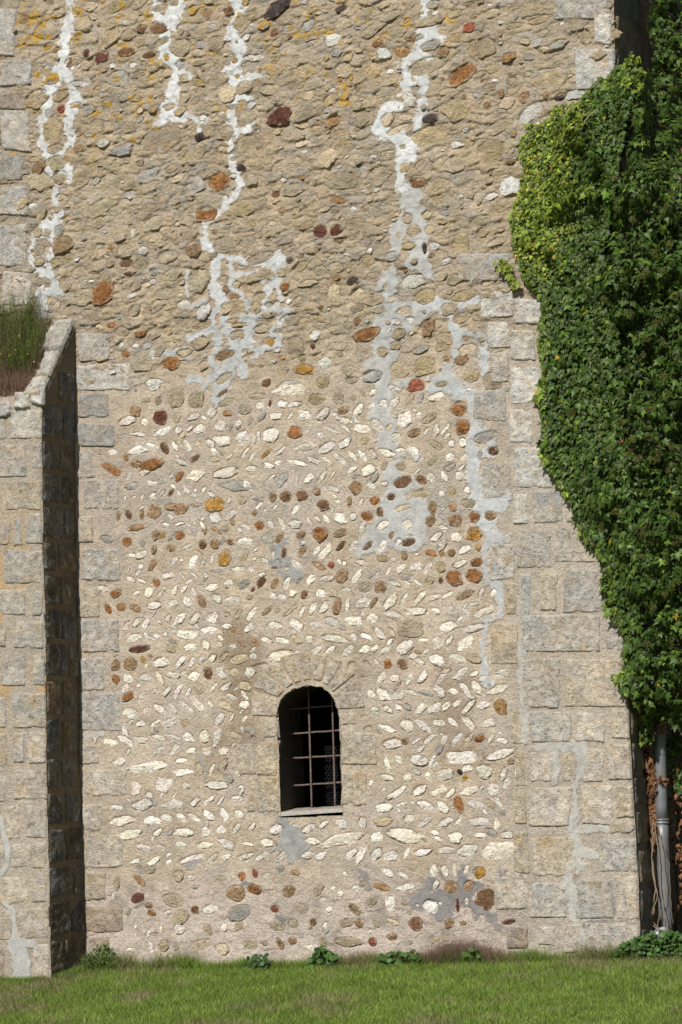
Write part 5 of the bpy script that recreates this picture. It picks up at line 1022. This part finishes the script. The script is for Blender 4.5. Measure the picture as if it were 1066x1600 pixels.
# short side needles
m_ = 22000; ii = g.integers(0, n, m_); t_ = g.uniform(.2, 1, m_)[:, None]; q0 = st0[ii]+(tp[ii]-st0[ii])*t_
q1 = q0+np.stack([g.normal(0, .010, m_), g.normal(0, .010, m_), g.uniform(.008, .03, m_)], 1)
v2, f2_, c2 = blades(None, q0, q1, np.full(m_, .0016), np.zeros((m_, 3)), col[ii]*g.uniform(.7, 1.5, (m_, 1)), g)
mesh_obj('twigs', np.concatenate([v1, v2]), np.concatenate([f1_, f2_+len(v1)]), M_GRASS, SHR, np.concatenate([c1, c2]), smooth=False)
m_ = 30; q0 = W(20, 560, -.45)+np.stack([g.normal(0, .12, m_), g.normal(0, .03, m_), g.normal(0, .10, m_)], 1)
N_ = g.normal(0, .4, (m_, 3))+[0, -1, .3]; v, f, c = leaves(q0, N_, g.normal(0, 1, (m_, 3)), np.full(m_, .014), np.tile([.55, .45, .03], (m_, 1)), 'round')
o = mesh_obj('yellow_flowers', v, f, M_GRASS, SHR, c, smooth=False); o['kind'] = 'stuff'
DG = thing('dry_grass_tuft', 'matted brown dry grass along the front edge of the buttress top', 'dry grass', (float(W(40, 600, -.55)[0]), -.5, ZB1))
n = 9000; px = g.uniform(-150, 80, n); u_ = g.random(n)
by_ = -BP+0.40*u_*np.interp(px, [-150, 20, 60, 80], [.6, .6, .9, 1.0]); bz_ = ZB1+(ZB2-ZB1)*(by_+BP)/BP+g.uniform(0, .05, n)
base = np.stack([W(0, 600, -.5)[0]+px/176.0, by_, bz_], 1); ok = base[:, 0] < float(xbut(ZB1))-0.16+0.0; base = base[ok]; n = len(base)
tp = base+np.stack([g.normal(.02, .05, n), g.normal(-.02, .03, n), g.uniform(.02, .13, n)], 1)
v, f, c = blades(None, base, tp, g.uniform(.0010, .0020, n), g.normal(0, .012, (n, 3)), np.tile([.27, .18, .13], (n, 1))*g.uniform(.5, 1.4, (n, 1)), g)
mesh_obj('stalks', v, f, M_DRY, DG, c, smooth=False)

# ------------------------------------------------------------------ ground and grass
def gz(x, y): return ground_z(x, y)+0.015*fbm(np.asarray(x)*1.1, np.asarray(y)*1.1, 3001, 3)*np.clip(-np.asarray(y)*2, 0, 1)
gxs = np.concatenate([np.arange(-120, -8, 4.0), np.arange(-8, 12, 0.12), np.arange(12, 124, 4.0)]); gys = np.concatenate([np.arange(-140, -12, 4.0), np.arange(-12, 1.5, 0.12), np.arange(1.5, 90, 4.0)])
GXg, GYg = np.meshgrid(gxs, gys, indexing='ij')
zz_ = gz(np.clip(GXg, -8, 12), GYg)-0.004
gc = np.array([.10, .115, .04])*(1+0.4*fbm(GXg*2, GYg*2, 3010, 4)[..., None])
M_SOIL = masonry('grassy_soil', 0.4, 60, 0.4, 12, 0.8, 0.02)
o = mesh_obj('ground', np.stack([GXg, GYg, zz_], -1).reshape(-1, 3), gridf(len(gxs), len(gys)), M_SOIL, None, np.clip(gc, .005, 1).reshape(-1, 3)); tag(o, 'grassy earth at the foot of the wall', 'ground', None, 'structure')
g = np.random.default_rng(9)
def grass_batch(n, y0, y1, x0, x1, hmin, hmax, wd):
    y = g.uniform(y0, y1, n); x = g.uniform(x0, x1, n)
    k = (x > x0) ; 
    keep_ = ~((x < float(xbut(0.05))+0.0) & (y > -BP-0.0)) & ~((y > 0) & (x < float(xcorner(0.0))))
    x, y = x[keep_], y[keep_]; n = len(x)
    pt = fbm(x*1.6, y*0.9, 3020, 4); p2 = fbm(x*5, y*4, 3021, 3)
    h = (hmin+(hmax-hmin)*g.random(n)**1.5)*(1+0.5*pt)
    base = np.stack([x, y, gz(x, y)-0.006], 1)
    tp = base+np.stack([g.normal(0, .35, n)*h, g.normal(-.1, .35, n)*h, h], 1)
    dry = np.clip(sst(0.06, 0.50, pt*0.8+p2*0.5+g.normal(0, .18, n)), 0, 1)[:, None]
    c = np.array([.215, .315, .058])*(1-dry)+np.array([.25, .225, .12])*dry
    c = c*(1+g.normal(0, .36, (n, 1))).clip(.35, 2.0)*(1+0.35*p2)[:, None]; yl = g.random(n) < .05; c[yl] = np.array([.26, .27, .10])*g.uniform(.6, 1.1, (yl.sum(), 1))
    return blades(None, base, tp, np.full(n, wd), np.stack([g.normal(0, .15, n)*h, g.normal(0, .15, n)*h, 0*h], 1), c, g)
bt = []
for (ya, yb_, n) in ((-1.2, 0.0, 75000), (-3.0, -1.2, 105000), (-5.6, -3.0, 130000)):
    ym = (ya+yb_)/2; cxm_ = 0.1-ym*0.37; bt.append(grass_batch(n, ya, yb_, cxm_-3.6, cxm_+3.3,   .015, .062, .0021))
bt.append(grass_batch(11000, -0.16, -0.01, float(xjunc(0)), float(xcorner(0)), .03, .13, .0020))
for _c in g.uniform(float(xjunc(0)), float(xcorner(0)), 26): bt.append(grass_batch(int(g.uniform(90, 420)), -0.17, -0.01, _c-.09, _c+.09, .06, float(g.uniform(.10, .20)), .0022))
bt.append(grass_batch(5000, -BP-0.12, -BP-0.02, float(xbut(0))-1.2, float(xbut(0)), .03, .08, .0018))
bt.append(grass_batch(3500, -BP, 0, float(xbut(0)), float(xbut(0))+0.12, .03, .08, .0018))
bt.append(grass_batch(9000, -.2, 1.2, float(xcorner(0)), 5.5, .03, .10, .002))
bt.append(grass_batch(60000, -10.5, -5.6, -3, 8, .02, .055, .003))
bv = np.concatenate([b[0] for b in bt]); offs_ = np.cumsum([0]+[len(b[0]) for b in bt[:-1]]); bf = np.concatenate([b[1]+k for b, k in zip(bt, offs_)]); bc_ = np.concatenate([b[2] for b in bt])
o = mesh_obj('grass', bv, bf, M_GRASS, None, bc_, smooth=False); tag(o, 'short mown green lawn grass with dull brownish patches', 'grass', None, 'stuff')

# ------------------------------------------------------------------ weeds along the foot of the walls
def weed(name, label, cat, px0, px1, py, y, height, n, size, kind, col, seed, group=None):
    g = np.random.default_rng(seed); c = W((px0+px1)/2, py, y); z0 = float(gz(c[0], y)); th = thing(name, label, cat, (float(c[0]), y, z0), group)
    hw = (px1-px0)/2/180.0
    x = c[0]+g.uniform(-1, 1, n)*hw; yy = y+g.uniform(-.10, .06, n)*1.0; u = g.random(n)
    env = height*(1-((x-c[0])/hw)**2*.6)
    z = z0+env*u**.8
    P = np.stack([x, yy, z], 1); N = np.stack([g.normal(0, .45, n), -.8+g.normal(0, .3, n), .75+g.normal(0, .3, n)], 1); T = np.stack([x-c[0]+g.normal(0, .1, n), -.1+g.normal(0, .1, n), g.normal(-.05, .1, n)], 1)
    cl = np.tile(col, (n, 1))*(1+g.normal(0, .25, (n, 1))).clip(.5, 1.6)
    v, f, cc_ = leaves(P, N, T, size*g.uniform(.6, 1.2, n), cl, kind, .15)
    mesh_obj('leaves', v, f, M_IVY, th, cc_, smooth=False)
    mb = MB()
    for i in range(min(n, 40)):
        b = np.array([c[0]+g.uniform(-.5, .5)*hw, y, z0-.01]); m = (b+P[i])/2+[0, 0, .01]; tube(mb, [b, m, P[i]], .0018, (.07, .10, .03), 4)
    mb.build('stalks', M_WOOD, th); return th
weed('weed_patch', 'dense round-leaved weeds around the foot of the pipe', 'weed', 970, 1110, 1490, -.08, .24, 700, .044, 'round', (.055, .115, .025), 31)
weed('nettle', 'small spindly green weed in the corner beside the buttress', 'weed', 134, 186, 1512, -.10, .24, 260, .040, 'oval', (.06, .12, .028), 32)
weed('leafy_weed', 'green leafy weed below the window at the wall foot', 'weed', 486, 532, 1504, -.12, .17, 90, .052, 'round', (.05, .11, .022), 33, 'leafy weeds along the wall foot')
weed('leafy_weed', 'low dark weed at the wall foot left of the window', 'weed', 386, 422, 1506, -.12, .12, 40, .046, 'round', (.04, .085, .022), 34, 'leafy weeds along the wall foot')
weed('leafy_weed', 'broad-leaved weed at the wall foot right of the window', 'weed', 594, 664, 1504, -.12, .14, 90, .052, 'round', (.05, .105, .022), 35, 'leafy weeds along the wall foot')
weed('leafy_weed', 'small green weed among the brown dry stalks at the wall foot', 'weed', 730, 760, 1500, -.12, .15, 24, .055, 'round', (.055, .12, .025), 36, 'leafy weeds along the wall foot')
DS = thing('dry_stalks', 'tuft of thin brown dry stalks at the wall foot below the dark patches', 'dry grass', (float(W(720, 1500)[0]), -.06, float(gz(1.0, 0))))
n = 5200; x = W(720, 1500)[0]+g.normal(0, .22, n)*1.3; b = np.stack([x, g.uniform(-.16, -.01, n), gz(x, -.05)], 1); hgt = g.uniform(.05, .24, n)*np.exp(-((x-W(728, 1500)[0])/.5)**2)
tp = b+np.stack([g.normal(0, .04, n), g.normal(0, .02, n), hgt], 1); v, f, c = blades(None, b, tp, np.full(n, .0011), g.normal(0, .012, (n, 3)), np.tile([.20, .13, .10], (n, 1))*g.uniform(.5, 1.4, (n, 1)), g)
mesh_obj('stalks', v, f, M_DRY, DS, c, smooth=False)
n = 500;
